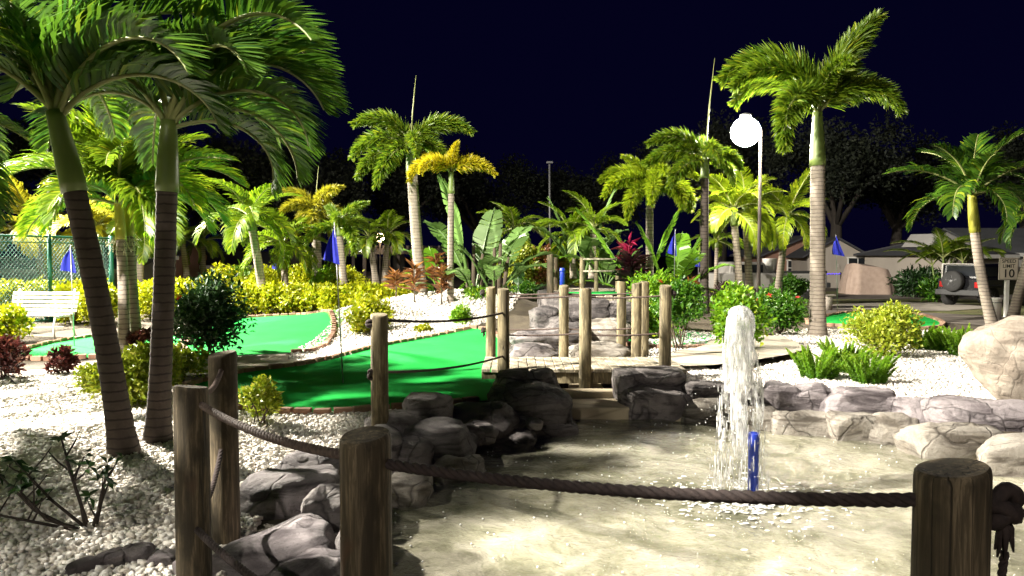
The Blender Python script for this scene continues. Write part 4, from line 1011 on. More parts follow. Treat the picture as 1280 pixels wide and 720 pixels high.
straps('deep maroon cordyline below the pink tipped one', D(790, 372, 15.2), .75, 80, .45, 'maroon_leaf', 310)
straps('bright pink leaved cordyline behind the bridge among big leaves', D(786, 365, 15.4), 1.0, 34, .38, 'pink_leaf', 311)
straps('small orange red bromeliad near the brown palm trunk', D(862, 372, 16), .3, 30, .4, 'orange_leaf', 312, 'plant', 'bromeliad')

# big dark oaks in the distance
def oak_mesh(seed, r, n=2600):
    rg = np.random.default_rng(seed)
    lob = unit(rg.normal(size=(26, 3))) * rg.uniform(.3, .95, (26, 1)) * [r, r, r * .55]
    li = rg.integers(0, 26, n); P = lob[li] + unit(rg.normal(size=(n, 3))) * rg.uniform(.2, 1, (n, 1)) * r * .27
    V, F = leaves(P, rg.normal(size=(n, 3)), rg.normal(size=(n, 3)) + [0, 0, .6], r * .05 * rg.uniform(.6, 1.3, n), r * .028, rg)
    return npmesh('crown', V, F, M['oak_leaf'], rnd=np.repeat(rg.random(n), 4)), lob
OAK = [oak_mesh(k, 4.2, 13000) for k in range(3)]
olab = ['dark oak far behind the court fence', 'dark oak behind the leaning hedge palm', 'dark oak behind the shelter with the warm lamp', 'dark oak far behind the golden palm', 'dark oak far behind the little rail', 'dark oak behind the bright lamp', 'dark oak looming over the covered car', 'dark oak behind the cream shed', 'dark oak behind the grey roofed house', 'dark oak spreading over the far driveway', 'dark oak behind the pinkish wall', 'dark oak closing the gap behind the pickup']
for i, (x, y, h_) in enumerate([(-20, 36, 6), (-9.5, 33, 4.6), (-6, 40, 5.2), (-2, 46, 5.2), (5, 47, 5.4), (11, 42, 6.6), (16.5, 38, 5.8), (22, 43, 5.8), (29, 42, 6.2), (34, 32, 5.6), (-14, 38, 5), (14, 50, 7)]):
    t = thing('oak_tree', olab[i], 'tree', (x, y, 0), i * 1.7, 'dark oaks beyond the course'); me, lob = OAK[i % 3]
    ob('crown', me, t, (0, 0, h_))
    b = MB(); b.tube([(0, 0, -.1), (.1, .05, h_ * .3), (.2, .1, h_ * .6)], [.42, .32, .24], 9)
    for q in lob[:7]: b.tube([(.15, .08, h_ * .5), Vector(q) * .5 + Vector((0, 0, h_ * .85)), Vector(q) * .9 + Vector((0, 0, h_))], [.16, .10, .04], 6)
    b.build('trunk', M['bark'], t)

# ------------------------------------------------------------------ rocks
def ico(sub):
    bm = bmesh.new(); bmesh.ops.create_icosphere(bm, subdivisions=sub, radius=1.0)
    V = np.array([v.co[:] for v in bm.verts]); F = np.array([[v.index for v in f.verts] for f in bm.faces]); bm.free()
    return V, F
IV, IF = ico(4)
def rock_mesh(name, size, seed, mat, square=.6, rough=.10, crack=.06, flat=0.0, cutk=.55):
    rd = random.Random(seed); off = Vector((rd.uniform(-50, 50), rd.uniform(-50, 50), rd.uniform(-50, 50)))
    P = np.sign(IV) * np.abs(IV) ** square
    P = P / np.maximum(1e-6, np.abs(P).max()) ; out = np.empty_like(P)
    cuts = []
    for _ in range(7):
        n_ = Vector((rd.gauss(0, 1), rd.gauss(0, 1), rd.gauss(0, .8))).normalized(); cuts.append((n_, rd.uniform(.66, .95)))
    for i, p in enumerate(P):
        v = Vector(p)
        for n_, d_ in cuts:
            e = v.dot(n_) - d_
            if e > 0: v -= n_ * e * cutk
        q = v * 1.3 + off
        k = noise.fractal(q, 1.0, 2.0, 4) * rough
        c1 = abs(noise.noise(q * 1.15 + Vector((9, 3, 1))))
        k -= crack * max(0, 1 - c1 / .07)
        k += noise.noise(q * 6) * rough * .22 + noise.noise(q * 13) * rough * .12
        st = math.sin(q.z * 5.5 + 2.2 * noise.noise(q * .9)); k += rough * .35 * (1 if st > .25 else st)
        v = v * (1 + k)
        out[i] = v
    out *= np.array(size) / 2
    if flat: out[:, 2] = np.where(out[:, 2] > 0, out[:, 2] * (1 - flat), out[:, 2])
    return npmesh(name, out, IF, M[mat], smooth=True)
def rock(label, box, Yd, mat='rock_grey', seed=0, group=None, deep=None, name='rock', square=.62, rz=0.0, sink=.12, rough=.10, tilt=0.0, yoff=0.0, cutk=.55):
    x0, y0, x1, y1 = box
    a, b_ = D(x0, y0, Yd), D(x1, y1, Yd)
    w = abs(b_.x - a.x); h = abs(a.z - b_.z) + sink
    c = ((a.x + b_.x) / 2, Yd + yoff, (a.z + b_.z) / 2 - sink / 2)
    o = ob(name, rock_mesh(name, (w * 1.04, deep or w * .8, h * 1.04), seed, mat, square, rough, cutk=cutk), None, c, (0, tilt, rz))
    return tag(o, label, 'rock', group)
LB = 'dark stones of the near pond bank'
L_ = 'dark grey stone of the shaded pond bank between the dark posts'
rock('flat grey boulder at the foot of the first dark post, rope shadow across it', (262, 655, 432, 760), 3.95, 'rock_lilac', 1, LB, .75)
rock('large humped grey boulder between the dark posts and the gravel', (286, 586, 432, 672), 4.75, 'rock_lilac', 2, LB, .75)
rock('small pitted stone wedged behind the middle dark post', (378, 610, 450, 690), 4.35, 'rock_grey', 3, LB, .45)
rock('rounded grey stone next to the gravel, topped by light', (345, 566, 450, 612), 5.35, 'rock_lilac', 4, LB, .6)
rock('dark stone tucked under the rope by the middle dark post', (420, 655, 475, 745), 4.0, 'rock_dark', 5, LB, .5)
rock('low dark stone at the water edge by the middle dark post', (300, 700, 440, 790), 3.55, 'rock_lilac', 25, LB, .55)
rock('dark stone at the foot of the lone lit post', (432, 533, 505, 590), 6.0, 'rock_grey', 6, LB, .6)
rock('pale topped stone beside the lone lit post', (455, 516, 530, 556), 6.5, 'rock_grey', 7, LB, .55)
rock('bright topped round stone next to the turf edge', (498, 494, 566, 535), 6.95, 'rock_grey', 8, LB, .6)
rock('dark hump between bright topped stone and the water', (505, 528, 592, 580), 6.35, 'rock_dark', 9, LB, .7)
rock('small stone with a pale face at the water edge', (492, 545, 540, 590), 6.0, 'rock_grey', 10, LB, .4)
rock('broad dark boulder in shade along the turf', (548, 497, 645, 552), 7.25, 'rock_dark', 11, LB, .7)
rock('boulder heap under the first bridge post', (612, 480, 712, 550), 7.75, 'rock_dark', 12, LB, .75)
rock('rounded stone hugging the base of the first bridge post', (618, 464, 672, 500), 8.25, 'rock_grey', 13, LB, .5)
rock('smooth stone between first bridge post and stream', (648, 462, 702, 505), 8.3, 'rock_grey', 14, LB, .55)
rock('flat dark slab at the waterline below the shaded boulder', (580, 535, 668, 566), 7.1, 'rock_dark', 15, LB, .5)
rock('low dark stone sloping into water beside the weir', (655, 520, 722, 548), 7.6, 'rock_dark', 16, LB, .5)
rock('pale flat stone just awash near the shaded bank', (538, 572, 606, 600), 6.05, 'rock_pale', 17, LB, .45, sink=.2)
rock('pale slab awash beside the middle dark post', (478, 590, 540, 625), 5.5, 'rock_pale', 18, LB, .5, sink=.2)
RB = 'lit stones of the far pond bank'
rows = [((766, 463, 808, 502), 8.75, 'rock_grey', 'small grey stone on the far bank next to the stream mouth'), ((786, 460, 854, 494), 8.8, 'rock_grey', 'rounded grey stone under the last bridge post'),
        ((770, 482, 824, 524), 8.45, 'rock_grey', 'grey stone at the weir end under the bridge'), ((804, 484, 864, 530), 8.4, 'rock_grey', 'squat grey stone below the last bridge post'),
        ((854, 473, 914, 504), 8.55, 'rock_grey', 'grey stone near the jet, upper course, towards the bridge'), ((850, 494, 916, 536), 8.15, 'rock_pale', 'pale stone at the water, near the jet on the bridge side'),
        ((900, 479, 968, 522), 8.3, 'rock_grey', 'grey stone straight behind the water jet'), ((953, 480, 994, 520), 8.1, 'rock_lilac', 'narrow upright stone just past the jet'),
        ((976, 479, 1038, 522), 8.05, 'rock_lilac', 'blocky lilac grey stone below the path fern'), ((1020, 484, 1126, 530), 7.8, 'rock_lilac', 'wide flat topped stone below the front ferns'),
        ((1110, 496, 1188, 532), 7.5, 'rock_lilac', 'low wedge stone on the far bank before the gravel'), ((1166, 502, 1302, 570), 6.95, 'rock_lilac', 'longest pitted grey stone below the tan boulder'),
        ((1285, 520, 1400, 590), 6.5, 'rock_lilac', 'grey stone past the tan boulder at the pond end'),
        ((905, 510, 985, 545), 7.85, 'rock_pale', 'low pale ledge at the water right behind the jet'), ((962, 512, 1046, 548), 7.62, 'rock_pale', 'pale lower ledge stone awash beside the jet'),
        ((1030, 518, 1100, 556), 7.4, 'rock_pale', 'smooth pale ledge stone below the wide flat topped one'), ((1082, 520, 1152, 562), 7.2, 'rock_pale', 'pale cracked ledge stone with a notch at the water'),
        ((1134, 528, 1248, 580), 6.75, 'rock_pale', 'pale ledge stone at the water under the long pitted one'), ((1222, 550, 1350, 612), 6.2, 'rock_pale', 'pale yellowish ledge stone next to the knotted rope'),
        ((1310, 585, 1460, 670), 5.5, 'rock_pale', 'pale ledge stone round the pond end')]
for i, (bx, Yd, m_, lb) in enumerate(rows):
    rock(lb, bx, Yd, m_, 40 + i, RB, deep=.66 if m_ != 'rock_pale' else .55, square=.45, rough=.085, rz=random.Random(i).uniform(-.15, .15), sink=.10 if m_ != 'rock_pale' else .22)
rock('big tan boulder with chiselled faces standing on the gravel at the pond end', (1212, 394, 1385, 514), 7.75, 'boulder_tan', 73, None, 1.0, 'boulder', .8, rough=.09, cutk=.97)
SB = 'stones lining the stream behind the bridge'
for i, (bx, Yd, m_, lb) in enumerate([((640, 412, 706, 434), 12.2, 'rock_grey', 'grey stone in the stream bank behind the bridge, upper'), ((635, 430, 696, 452), 10.9, 'rock_grey', 'craggy grey stone just behind the bridge span nearer the turf'),
        ((682, 396, 720, 418), 13.0, 'rock_dark', 'dark stone at the mouth of the little waterfall'), ((712, 428, 795, 450), 10.9, 'rock_pale', 'smooth pale slab behind the middle bridge posts'),
        ((738, 398, 790, 424), 12.6, 'rock_pale', 'pale mounded rock beside the little waterfall'), ((700, 372, 762, 400), 13.6, 'rock_dark', 'dark cave rock under the raised green'),
        ((660, 384, 700, 404), 13.4, 'rock_dark', 'dark rock on the waterfall shoulder beside the lime bush'), ((755, 376, 800, 402), 13.6, 'rock_dark', 'dark rock under the stave wall'),
        ((690, 405, 735, 425), 12.4, 'rock_dark', 'wet dark stone in the stream bed')]):
    rock(lb, bx, Yd, m_, 90 + i, SB, deep=.8, square=.6, rough=.13)
rd = random.Random(77)
for i in range(16):
    u = i / 15; px = 470 + 215 * u + rd.uniform(-14, 14); py = 578 - 62 * u + rd.uniform(-16, 10); c = G(px, py, -.08)
    s_ = rd.uniform(.16, .30)
    o = ob('rock', rock_mesh('rock', (s_ * 1.35, s_, s_ * .75), 200 + i, rd.choice(('rock_grey', 'rock_grey', 'rock_dark')), .85, .09, cutk=.25), None, (c.x, c.y, -.05), (rd.uniform(-.2, .2), rd.uniform(-.2, .2), rd.uniform(0, 6)))
    tag(o, 'small rounded grey stone wedged along the shaded bank near the lone lit post', 'rock', 'small stones wedged along the shaded bank')
# flat edging flags in the near left corner
for i, (px, py) in enumerate([(205, 706), (172, 700), (138, 706), (104, 716), (236, 716)]):
    c = G(px, py)
    o = ob('edging_stone', rock_mesh('edging_stone', (.16, .14, .09), 120 + i, 'rock_lilac', .5, .06), None, (c.x, c.y, .03), (0, 0, i * .3))
    tag(o, 'flat purplish edging stone half sunk in shaded gravel by the first dark post', 'stone', 'flat edging stones by the first dark post')

# ------------------------------------------------------------------ posts and ropes
def post_mesh(r, h, seed, mat, n=22):
    rd = random.Random(seed); b = MB()
    ph = [rd.uniform(0, 6.28) for _ in range(4)]
    zs = [-.35, 0.0, h * .25, h * .5, h * .75, h - .02, h - .006, h]
    vs, fs = [], []
    for i, z in enumerate(zs):
        k = 1.0 - .03 * z + (0 if i < 6 else (-.02 if i == 6 else -.09))
        for a_ in range(n):
            a = 6.283 * a_ / n
            rr = r * k * (1 + .025 * math.sin(2 * a + ph[0]) + .02 * math.sin(3 * a + ph[1] + z) + .008 * math.sin(7 * a + ph[2]))
            vs.append((rr * math.cos(a), rr * math.sin(a), z + (.010 * math.sin(a + ph[3]) if i >= 5 else 0)))
    for i in range(len(zs) - 1):
        for k in range(n):
            fs.append((i * n + k, i * n + (k + 1) % n, (i + 1) * n + (k + 1) % n, (i + 1) * n + k))
    b.add(vs, fs, True); b.add(vs[-n:], [tuple(range(n))])
    return b.mesh('wooden_post', M[mat])
def twisted(p0, p1, sag, r, seg_len=.012, pitch=None, strands=3, mat='rope', name='rope', ns=7):
    p0, p1 = Vector(p0), Vector(p1); L = (p1 - p0).length; n = max(24, int(L / seg_len)); pitch = pitch or r * 5.2
    C = [p0.lerp(p1, i / n) + Vector((0, 0, -sag * 4 * (i / n) * (1 - i / n))) for i in range(n + 1)]
    t0 = (C[1] - C[0]).normalized(); side = Vector((0, 0, 1)).cross(t0).normalized(); b = MB()
    for s in range(strands):
        pts = []
        for i, c in enumerate(C):
            t_ = (C[min(i + 1, n)] - C[max(0, i - 1)]).normalized(); s_ = (side - t_ * side.dot(t_)).normalized(); u_ = t_.cross(s_)
            a = 6.283 * (i / n * L / pitch + s / strands)
            pts.append(c + (s_ * math.cos(a) + u_ * math.sin(a)) * r * .50)
        b.tube(pts, r * .56, ns)
    return b.mesh(name, M[mat])
def knot_mesh(r, seed, mat='rope', tail=True):
    rd = random.Random(seed); b = MB()
    for k in range(3):
        pts = []; ax = Euler((rd.uniform(-.7, .7), rd.uniform(-.7, .7), rd.uniform(0, 3))).to_matrix()
        for i in range(19):
            a = 6.283 * i / 18; pts.append(ax @ Vector((1.15 * r * math.cos(a), 1.25 * r * math.sin(a), .35 * r * math.sin(2 * a))) + Vector((0, 0, (k - 1) * r * .7)))
        b.tube(pts, r * .72, 7, False)
    if tail:
        for k in range(7):
            e = Vector((rd.uniform(-.4, 1.6) * r, rd.uniform(-.5, .5) * r, -rd.uniform(2.6, 5.0) * r))
            b.tube([(0, 0, -r * .6), e * .5 + Vector((r * .3, 0, 0)), e], [r * .55, r * .4, r * .1], 5)
    return b.mesh('knot', M[mat])
DP = 'dark posts round the near pond bank'
PA = D(1191, 584, 1.60); PB = D(456, 543, 2.16); PC = D(239, 483, 3.38); PD = D(278, 441, 4.05); PE = D(474, 393, 6.3)
def spost(label, P, r, mat, seed, group=None, knots=()):
    t = thing('wooden_post', label, 'post', (P.x, P.y, 0), 0, group)
    ob('shaft', post_mesh(r, P.z, seed, mat), t)
    for q, rr, sd in knots:
        ob('knot', knot_mesh(rr, sd), t, (q[0] - P.x, q[1] - P.y, q[2]))
    return t
spost('dark wooden post with a cracked top and a frayed rope knot on its side', PA, .078, 'post_wood_dark', 1, DP, [(D(1251, 634, 1.60), .024, 3)])
spost('dark streaked wooden post standing before the pond, between the two rope spans', PB, .077, 'post_wood_dark', 2, DP)
spost('knotty dark wooden post with ropes at two heights, beside the gravel bed', PC, .077, 'post_wood_dark', 3, DP, [])
spost('dark wooden post in deepest shade just behind the knotty one', PD, .076, 'post_wood_dark', 4, DP)
spost('lone weathered post at the turf corner with knots on its side', PE, .077, 'post_wood', 5, None, [(D(463, 405, 6.28), .022, 6), (D(465, 468, 6.28), .022, 7)])
def rope(label, a, b_, sag, r, mat='rope', **k):
    mid = Vector(a); me = twisted(Vector(a) - mid, Vector(b_) - mid, sag, r, mat=mat, **k)
    o = ob('rope', me, None, mid); return tag(o, label, 'rope', 'ropes of the pond fence')
rope('thick dark twisted rope spanning across the pond before the jet', D(470, 578, 2.16), D(1170, 625, 1.60), .030, .0165)
rope('thick twisted rope catching light from knotty post to pond post', D(250, 505, 3.36), D(440, 570, 2.2), .035, .0165, mat='rope_pale')
rope('lower dark rope running from the knotty post across the boulders', D(240, 655, 3.38), D(440, 790, 2.2), .05, .0165)
rope('short pale rope between the knotty post and the post behind it', D(250, 488, 3.40), D(277, 462, 4.0), .05, .014, mat='rope_pale')
rope('short low rope between the knotty post and the post behind it', D(250, 640, 3.40), D(277, 560, 4.0), .06, .014)
rope('frayed rope end hanging beside the cracked dark post', D(1256, 690, 1.60), D(1250, 735, 1.60), .0, .009)

# footbridge
DZ = .15
br = thing('footbridge', 'small weathered plank footbridge with rope railings over the stream', 'bridge', (1.1, 9.95, 0), 0)
def bpt(px, py, Yd): return D(px, py, Yd) - Vector((1.1, 9.95, 0))
fpost = [(629.5, 361, 9.25), (732, 361, 9.25), (832, 357, 9.25)]
rpost = [(613.5, 359, 10.55), (705, 357, 10.55), (796, 354, 10.55)]
x0, x1 = bpt(604, 460, 9.9).x, bpt(846, 460, 9.9).x
npl = 22; pw = (x1 - x0) / npl
plank_me = bevel_mesh(MB().box((0, 0, 0), (1.16, pw * .93, .04)).mesh('plank', M['deck_wood']), .004)
rd = random.Random(2)
for k in range(npl):
    o = ob('plank', plank_me, br, (x0 + pw * (k + .5), -.05 + rd.uniform(-.012, .012), DZ - .02 + rd.uniform(-.003, .003)), (0, 0, math.pi / 2 + rd.uniform(-.008, .008)))
for yy in (-.565, .46):
    b = MB().box(((x0 + x1) / 2, yy, DZ - .115), (x1 - x0, .05, .14)); ob('beam', bevel_mesh(b.mesh('beam', M['post_wood']), .005), br)
for i, (px, py, Yd) in enumerate(fpost + rpost):
    P = bpt(px, py, Yd)
    o = ob('post', post_mesh(.077 if i < 3 else .072, P.z, 20 + i, 'post_wood'), br, (P.x, P.y, 0))
def brope(a, b_, sag=.02, r=.013):
    br_ = ob('rope', twisted(a, b_, sag, r, seg_len=.03, pitch=.09, mat='rope_pale', ns=5), br)
for (pl, zl) in ((fpost, (370, 417)), (rpost, (367, 411))):
    for zpx in zl:
        for (a, b_) in zip(pl[:-1], pl[1:]):
            brope(bpt(a[0], zpx + (1.5 if pl is fpost else 0), a[2]), bpt(b_[0], zpx - 1, b_[2]))
for q in ((603, 366), (604, 413)):
    ob('knot', knot_mesh(.02, 3), br, bpt(q[0], q[1], 10.55))
ob('knot', knot_mesh(.02, 8), br, bpt(842, 366, 9.25))
rope('upper rope from the lone post to the first bridge post', D(480, 400, 6.3), D(629, 391, 9.2), .05, .0135)
rope('lower rope from the lone post to the first bridge post', D(480, 465, 6.3), D(629, 445, 9.2), .05, .0125, mat='rope_pale')
# extra posts beyond the bridge
spost('weathered post standing apart behind the far bridge rail', D(777, 352, 12.0), .077, 'post_wood', 31, 'posts beyond the bridge')
spost('slim weathered post directly behind the middle right bridge post', D(806, 352, 11.6), .07, 'post_wood', 32, 'posts beyond the bridge')
spost('dark post with a lamp cap beside the blue pipe', D(688, 318, 15.5), .075, 'post_wood_dark', 33, 'posts beyond the bridge')
spost('second dark post beside the blue pipe', D(694, 322, 16.2), .07, 'post_wood_dark', 34, 'posts beyond the bridge')
# stave wall
t = thing('stave_wall', 'low wall of pale upright wooden staves below the raised green', 'wall', (1.65, 13.92, 0))
stave = bevel_mesh(MB().box((0, 0, .28), (.15, .09, .62)).mesh('stave', M['deck_wood']), .012)
for k in range(9):
    ob('stave', stave, t, (-.66 + k * .165, -.02 * math.sin(k), .22 + .01 * (k % 3)), (0, 0, .05 * (k % 2)))
# little wooden rail on the raised bank
t = thing('wooden_rail', 'little wooden rail with two posts and pale crossbars on the raised bank', 'railing', D(750, 352, 15.6))
for px in (728, 745.5, 772):
    P = D(px, 322 if px < 750 else 338, 15.6) - t.location
    ob('post', post_mesh(.055 if px < 740 else .045, P.z, int(px), 'post_wood', 10), t, (P.x, 0, 0))
for py in (324, 339):
    a, b_ = D(729, py, 15.55) - t.location, D(770, py, 15.55) - t.location
    MB().tube([a, b_], .02, 6).build('crossbar', M['deck_wood'], t)
t = thing('water_pipe', 'upright blue water pipe standing on the bank behind the bridge', 'pipe', D(703, 356, 14.6))
MB().lathe([(.05, -.3), (.05, .32), (.045, .33), (.04, .33), (.04, .2)], 14).build('tube', M['pipe_blue'], t); MB().lathe([(.056, .26), (.056, .30)], 14).build('collar', M['pipe_blue'], t)

# ------------------------------------------------------------------ fountain
t = thing('fountain_pipe', 'upright blue fountain pipe standing in the pond below the jet', 'pipe', (FX, FY, -.41))
PT = D(941, 541, FY).z + .41
MB().lathe([(.038, 0), (.038, PT - .1), (.041, PT - .1), (.041, PT - .01), (.036, PT), (.028, PT), (.028, PT - .08)], 18).build('tube', M['pipe_blue'], t)
MB().lathe([(.09, 0), (.09, .02), (.05, .04)], 16).build('base_flange', M['pipe_blue'], t)
JT = D(930, 384, FY).z
t = thing('water_jet', 'white foaming water jet rising from the blue pipe and falling back', 'fountain', (FX - .075, FY + .09, WATERZ))
def jet_shell(seed, r0, r1, z0, z1, nu=44, nz=90, holes=0.0, amp=.25):
    V, F = [], []
    off = Vector((seed * 7.3, seed * 3.1, 0))
    for j in range(nz + 1):
        u = j / nz; z = z0 + (z1 - z0) * u
        rr = r0 + (r1 - r0) * u
        if u > .93: rr *= max(.06, math.sqrt(max(0, 1 - ((u - .93) / .07) ** 2)))
        for k in range(nu):
            a = 6.283 * k / nu
            d = Vector((math.cos(a) * 1.6, math.sin(a) * 1.6, z * 2.2)) + off
            n_ = noise.fractal(d, 1.0, 2.1, 4) * amp + noise.noise(Vector((math.cos(a) * 5, math.sin(a) * 5, z * 5)) + off) * amp * .5
            q = rr * (1 + n_); sway = .02 * noise.noise(Vector((z * 2.2, seed, 0)))
            V.append((q * math.cos(a) + sway, q * math.sin(a), z + .03 * n_ * (u > .9)))
    for j in range(nz):
        for k in range(nu):
            k2 = (k + 1) % nu
            if holes and noise.noise(Vector((math.cos(6.283 * k / nu) * 2.6, math.sin(6.283 * k / nu) * 2.6, j / nz * 5)) + off) > .42 - holes * (1 - j / nz): continue
            F.append((j * nu + k, j * nu + k2, (j + 1) * nu + k2, (j + 1) * nu + k))
    F.append(tuple(nz * nu + k for k in range(nu)))
    b = MB(); b.add(V, F, True); return b.mesh('column', M['jet_water'])
zt = JT - WATERZ
tag(ob('column', jet_shell(1, .04, .085, .30, zt, holes=.35, amp=.42), t), None)
ob('falling_sheet', jet_shell(2, .155, .10, .02, zt * .985, holes=.95, amp=.34), t)
rg = np.random.default_rng(8); n = 420
a = rg.uniform(0, 6.28, n); z = rg.beta(1.1, 1.5, n) * zt * .97; rr = (.21 - .10 * z / zt) * rg.uniform(.55, 1.12, n); ln = rg.uniform(.02, .13, n)
b = MB()
for i in range(n):
    x, y = rr[i] * math.cos(a[i]), rr[i] * math.sin(a[i]); r_ = rg.uniform(.0022, .0065)
    b.tube([(x, y, max(0, z[i] - ln[i] / 2)), (x, y, z[i]), (x * 1.01, y * 1.01, z[i] + ln[i] / 2)], [r_ * .5, r_, r_ * .3], 5)
tag(b.build('falling_streak', M['jet_water'], t), kind='stuff')
b = MB(); n = 520
for i in range(n):
    a_ = rg.uniform(0, 6.28); r_ = abs(rg.normal(.14, .13)); z_ = rg.beta(.9, 2.0) * zt * 1.0; s = rg.uniform(.0025, .007)
    b.lathe([(s * .2, -s), (s, 0), (s * .2, s)], 5, (r_ * math.cos(a_), r_ * math.sin(a_), z_))
tag(b.build('droplet', M['jet_water'], t), kind='stuff')
b = MB(); n = 900
for i in range(n):
    if i < 520: a_ = rg.uniform(0, 6.28); r_ = abs(rg.normal(.20, .30)) + .05; x, y = FX - .05 + r_ * math.cos(a_), FY + r_ * math.sin(a_) * .8; s = rg.uniform(.004, .022)
    else: x, y = rg.uniform(-.9, 4.2), rg.uniform(2.8, 8.0); s = rg.uniform(.003, .009)
    if not inpoly(np.array([x]), np.array([y]), POND)[0]: continue
    b.lathe([(s, -.002), (s * .9, .003), (s * .4, .006)], 6, (x, y, WATERZ + .008)) if s < .011 else b.add([(x + s * (1 + .4 * rg.random()) * math.cos(k * 1.047), y + s * .7 * math.sin(k * 1.047), WATERZ + .012) for k in range(6)], [tuple(range(6))])
tag(b.build('foam_flecks', M['foam']), 'white foam flecks and bubbles drifting on the pond water', 'foam', kind='stuff')

# ------------------------------------------------------------------ court fence, bench, flags
A, B = D(-90, 400, 14.6), D(141, 400, 19.5); A.z = B.z = 0
t = thing('court_fence', 'green chain link fence of the court behind the white bench', 'fence', A)
V_ = B - A; L = V_.length; dr = V_.normalized(); FH = 2.02
for f in (0, .3, .6, 1.0):
    p = V_ * f; MB().tube([(p.x, p.y, -.1), (p.x, p.y, FH + .06)], .045 if f < 1 else .06, 10).build('post', M['green_vinyl'], t)
for z in (FH, FH - .14 - 0.0, .06):
    MB().tube([(0, 0, z), (V_.x, V_.y, z)], .022 if z == FH else .012, 8).build('rail', M['green_vinyl'], t)
b = MB(); st_ = .105; k = -FH
while k < L:
    for s in (1, -1):
        u0, u1 = max(0, k), min(L, k + FH)
        if u1 > u0:
            z0, z1 = u0 - k, u1 - k
            if s < 0: z0, z1 = FH - z0, FH - z1
            p, q = dr * u0, dr * u1
            b.tube([(p.x, p.y, z0), (q.x, q.y, z1)], .0062, 3, False)
    k += st_
tag(b.build('chain_link', M['green_vinyl'], t), kind='stuff')
# bench
bp = G(58, 421); t = thing('park_bench', 'white slatted bench with curved legs by the far left green', 'bench', bp, R(-8))
BW = 1.45
for k in range(5):
    o = MB().box((0, 0, 0), (BW, .058, .022)); me = bevel_mesh(o.mesh('slat', M['white_paint']), .005); ob('slat', me, t, (-.25, -.20 + k * .09, .43 + .004 * k))
    if k < 5: ob('slat', me, t, (-.25, .24 + k * .022, .50 + k * .082), (R(75), 0, 0))
for sx in (-.85, .36):
    b = MB(); b.tube([(sx, -.22, -.02), (sx, -.25, .2), (sx, -.20, .38), (sx, -.02, .405), (sx, .18, .40), (sx, .25, .46), (sx, .36, .92)], .019, 8); b.tube([(sx, .20, .40), (sx, .26, .2), (sx, .32, -.02)], .019, 8); b.build('leg', M['white_paint'], t)
MB().tube([(-.85, .02, .2), (-.25, .04, .17), (.36, .02, .2)], .012, 6).build('brace', M['white_paint'], t)
# flags
def flag(label, foot, topP, cw, ch, seed, lean=0):
    t = thing('hole_flag', label, 'flag', foot, 0, 'blue hole flags')
    d = Vector(topP) - Vector(foot)
    MB().tube([(0, 0, -.03), d * .5, d], [.009, .008, .007], 8).build('pole', M['pole_metal'], t)
    n, m = 10, 12; vs, fs = [], []
    for j in range(m + 1):
        for i in range(n + 1):
            u, w = i / n, j / m
            x = -cw * u * (0.15 + .95 * w ** .8) * (1 if w < .85 else 1.0) + cw * .25 * w
            z = -ch * w * (1 - .12 * u) - ch * .22 * u * (1 - w)
            y = .05 * math.sin(u * 9 + w * 2 + seed) * u * (.3 + w)
            vs.append((d.x * (1 + z / d.z * 1.0) + x, d.y + y, d.z - .01 + z))
    for j in range(m):
        for i in range(n):
            a = j * (n + 1) + i; fs.append((a, a + 1, a + n + 2, a + n + 1))
    b = MB(); b.add(vs, fs, True); b.build('cloth', M['flag_blue'], t)
flag('blue flag on a thin leaning pole stuck in the shaded near green', G(429, 481), D(418, 278, 9.0), .17, .50, 1)
flag('blue flag half behind the leaning dark trunk on the far left green', G(93, 434), D(88, 306, 12.9), .26, .48, 2)
flag('small blue flag far behind the yellow hedge', D(352, 372, 24), D(354, 314, 24), .45, .62, 3)
flag('blue flag on a white pole at the raised hole among big leaves', D(843, 345, 15.2), D(844, 286, 15.2), .17, .55, 4)
flag('blue flag on a tall white pole on the green beside the tallest palm', G(1047, 393), D(1045, 294, 18.5), .28, .52, 5)
flag('small pale blue flag far behind the brown palm trunk', D(873, 352, 24), D(873, 318, 24), .3, .4, 6)

# ------------------------------------------------------------------ lamps
def lamp_post(label, foot, head, mat, r, glass_r, off=0.0):
    t = thing('lamp_post', label, 'lamp', foot)
    h = head.z - foot.z
    dx = head.x - foot.x
    MB().tube([(0, 0, -.1), (0, 0, h * .5), (0, 0, h + .05)], [r, r * .8, r * .65], 10).build('pole', M['dark_timber'], t)
    if abs(dx) > .02: MB().tube([(0, 0, h), (dx * .5, 0, h + .10), (dx, 0, h + glass_r)], r * .5, 8).build('arm', M['grey_metal'], t)
    MB().lathe([(glass_r * .42, glass_r * .93), (glass_r * .40, glass_r * 1.2), (glass_r * .1, glass_r * 1.3)], 16, (dx, 0, h)).build('cap', M['grey_metal'], t)
    MB().lathe([(glass_r * math.sin(a) + .002, -glass_r * math.cos(a)) for a in [k * math.pi / 10 for k in range(11)]], 16, (dx, 0, h)).build('globe', M[mat], t)
    return t
hp = D(932, 165, 16.6); lamp_post('tall grey lamp post with a dazzling white lamp between the foxtail palms', Vector((D(949, 300, 16.6).x, 16.6, 0)), hp, 'lamp_white', .05, .32)
hp = D(475, 297, 27.5); lamp_post('small warm lamp on a thin pole above the dark shelter', Vector((hp.x, 27.5, 0)), hp, 'lamp_warm', .045, .16)
t = thing('utility_pole', 'unlit slim tall pole rising behind the little rail', 'pole', D(688, 345, 24)); P = D(687, 205, 24) - t.location
MB().tube([(0, 0, -.5), P], [.04, .03], 8).build('shaft', M['black_plastic'], t); MB().box(P + Vector((0, 0, .05)), (.20, .10, .06)).build('head', M['black_plastic'], t)
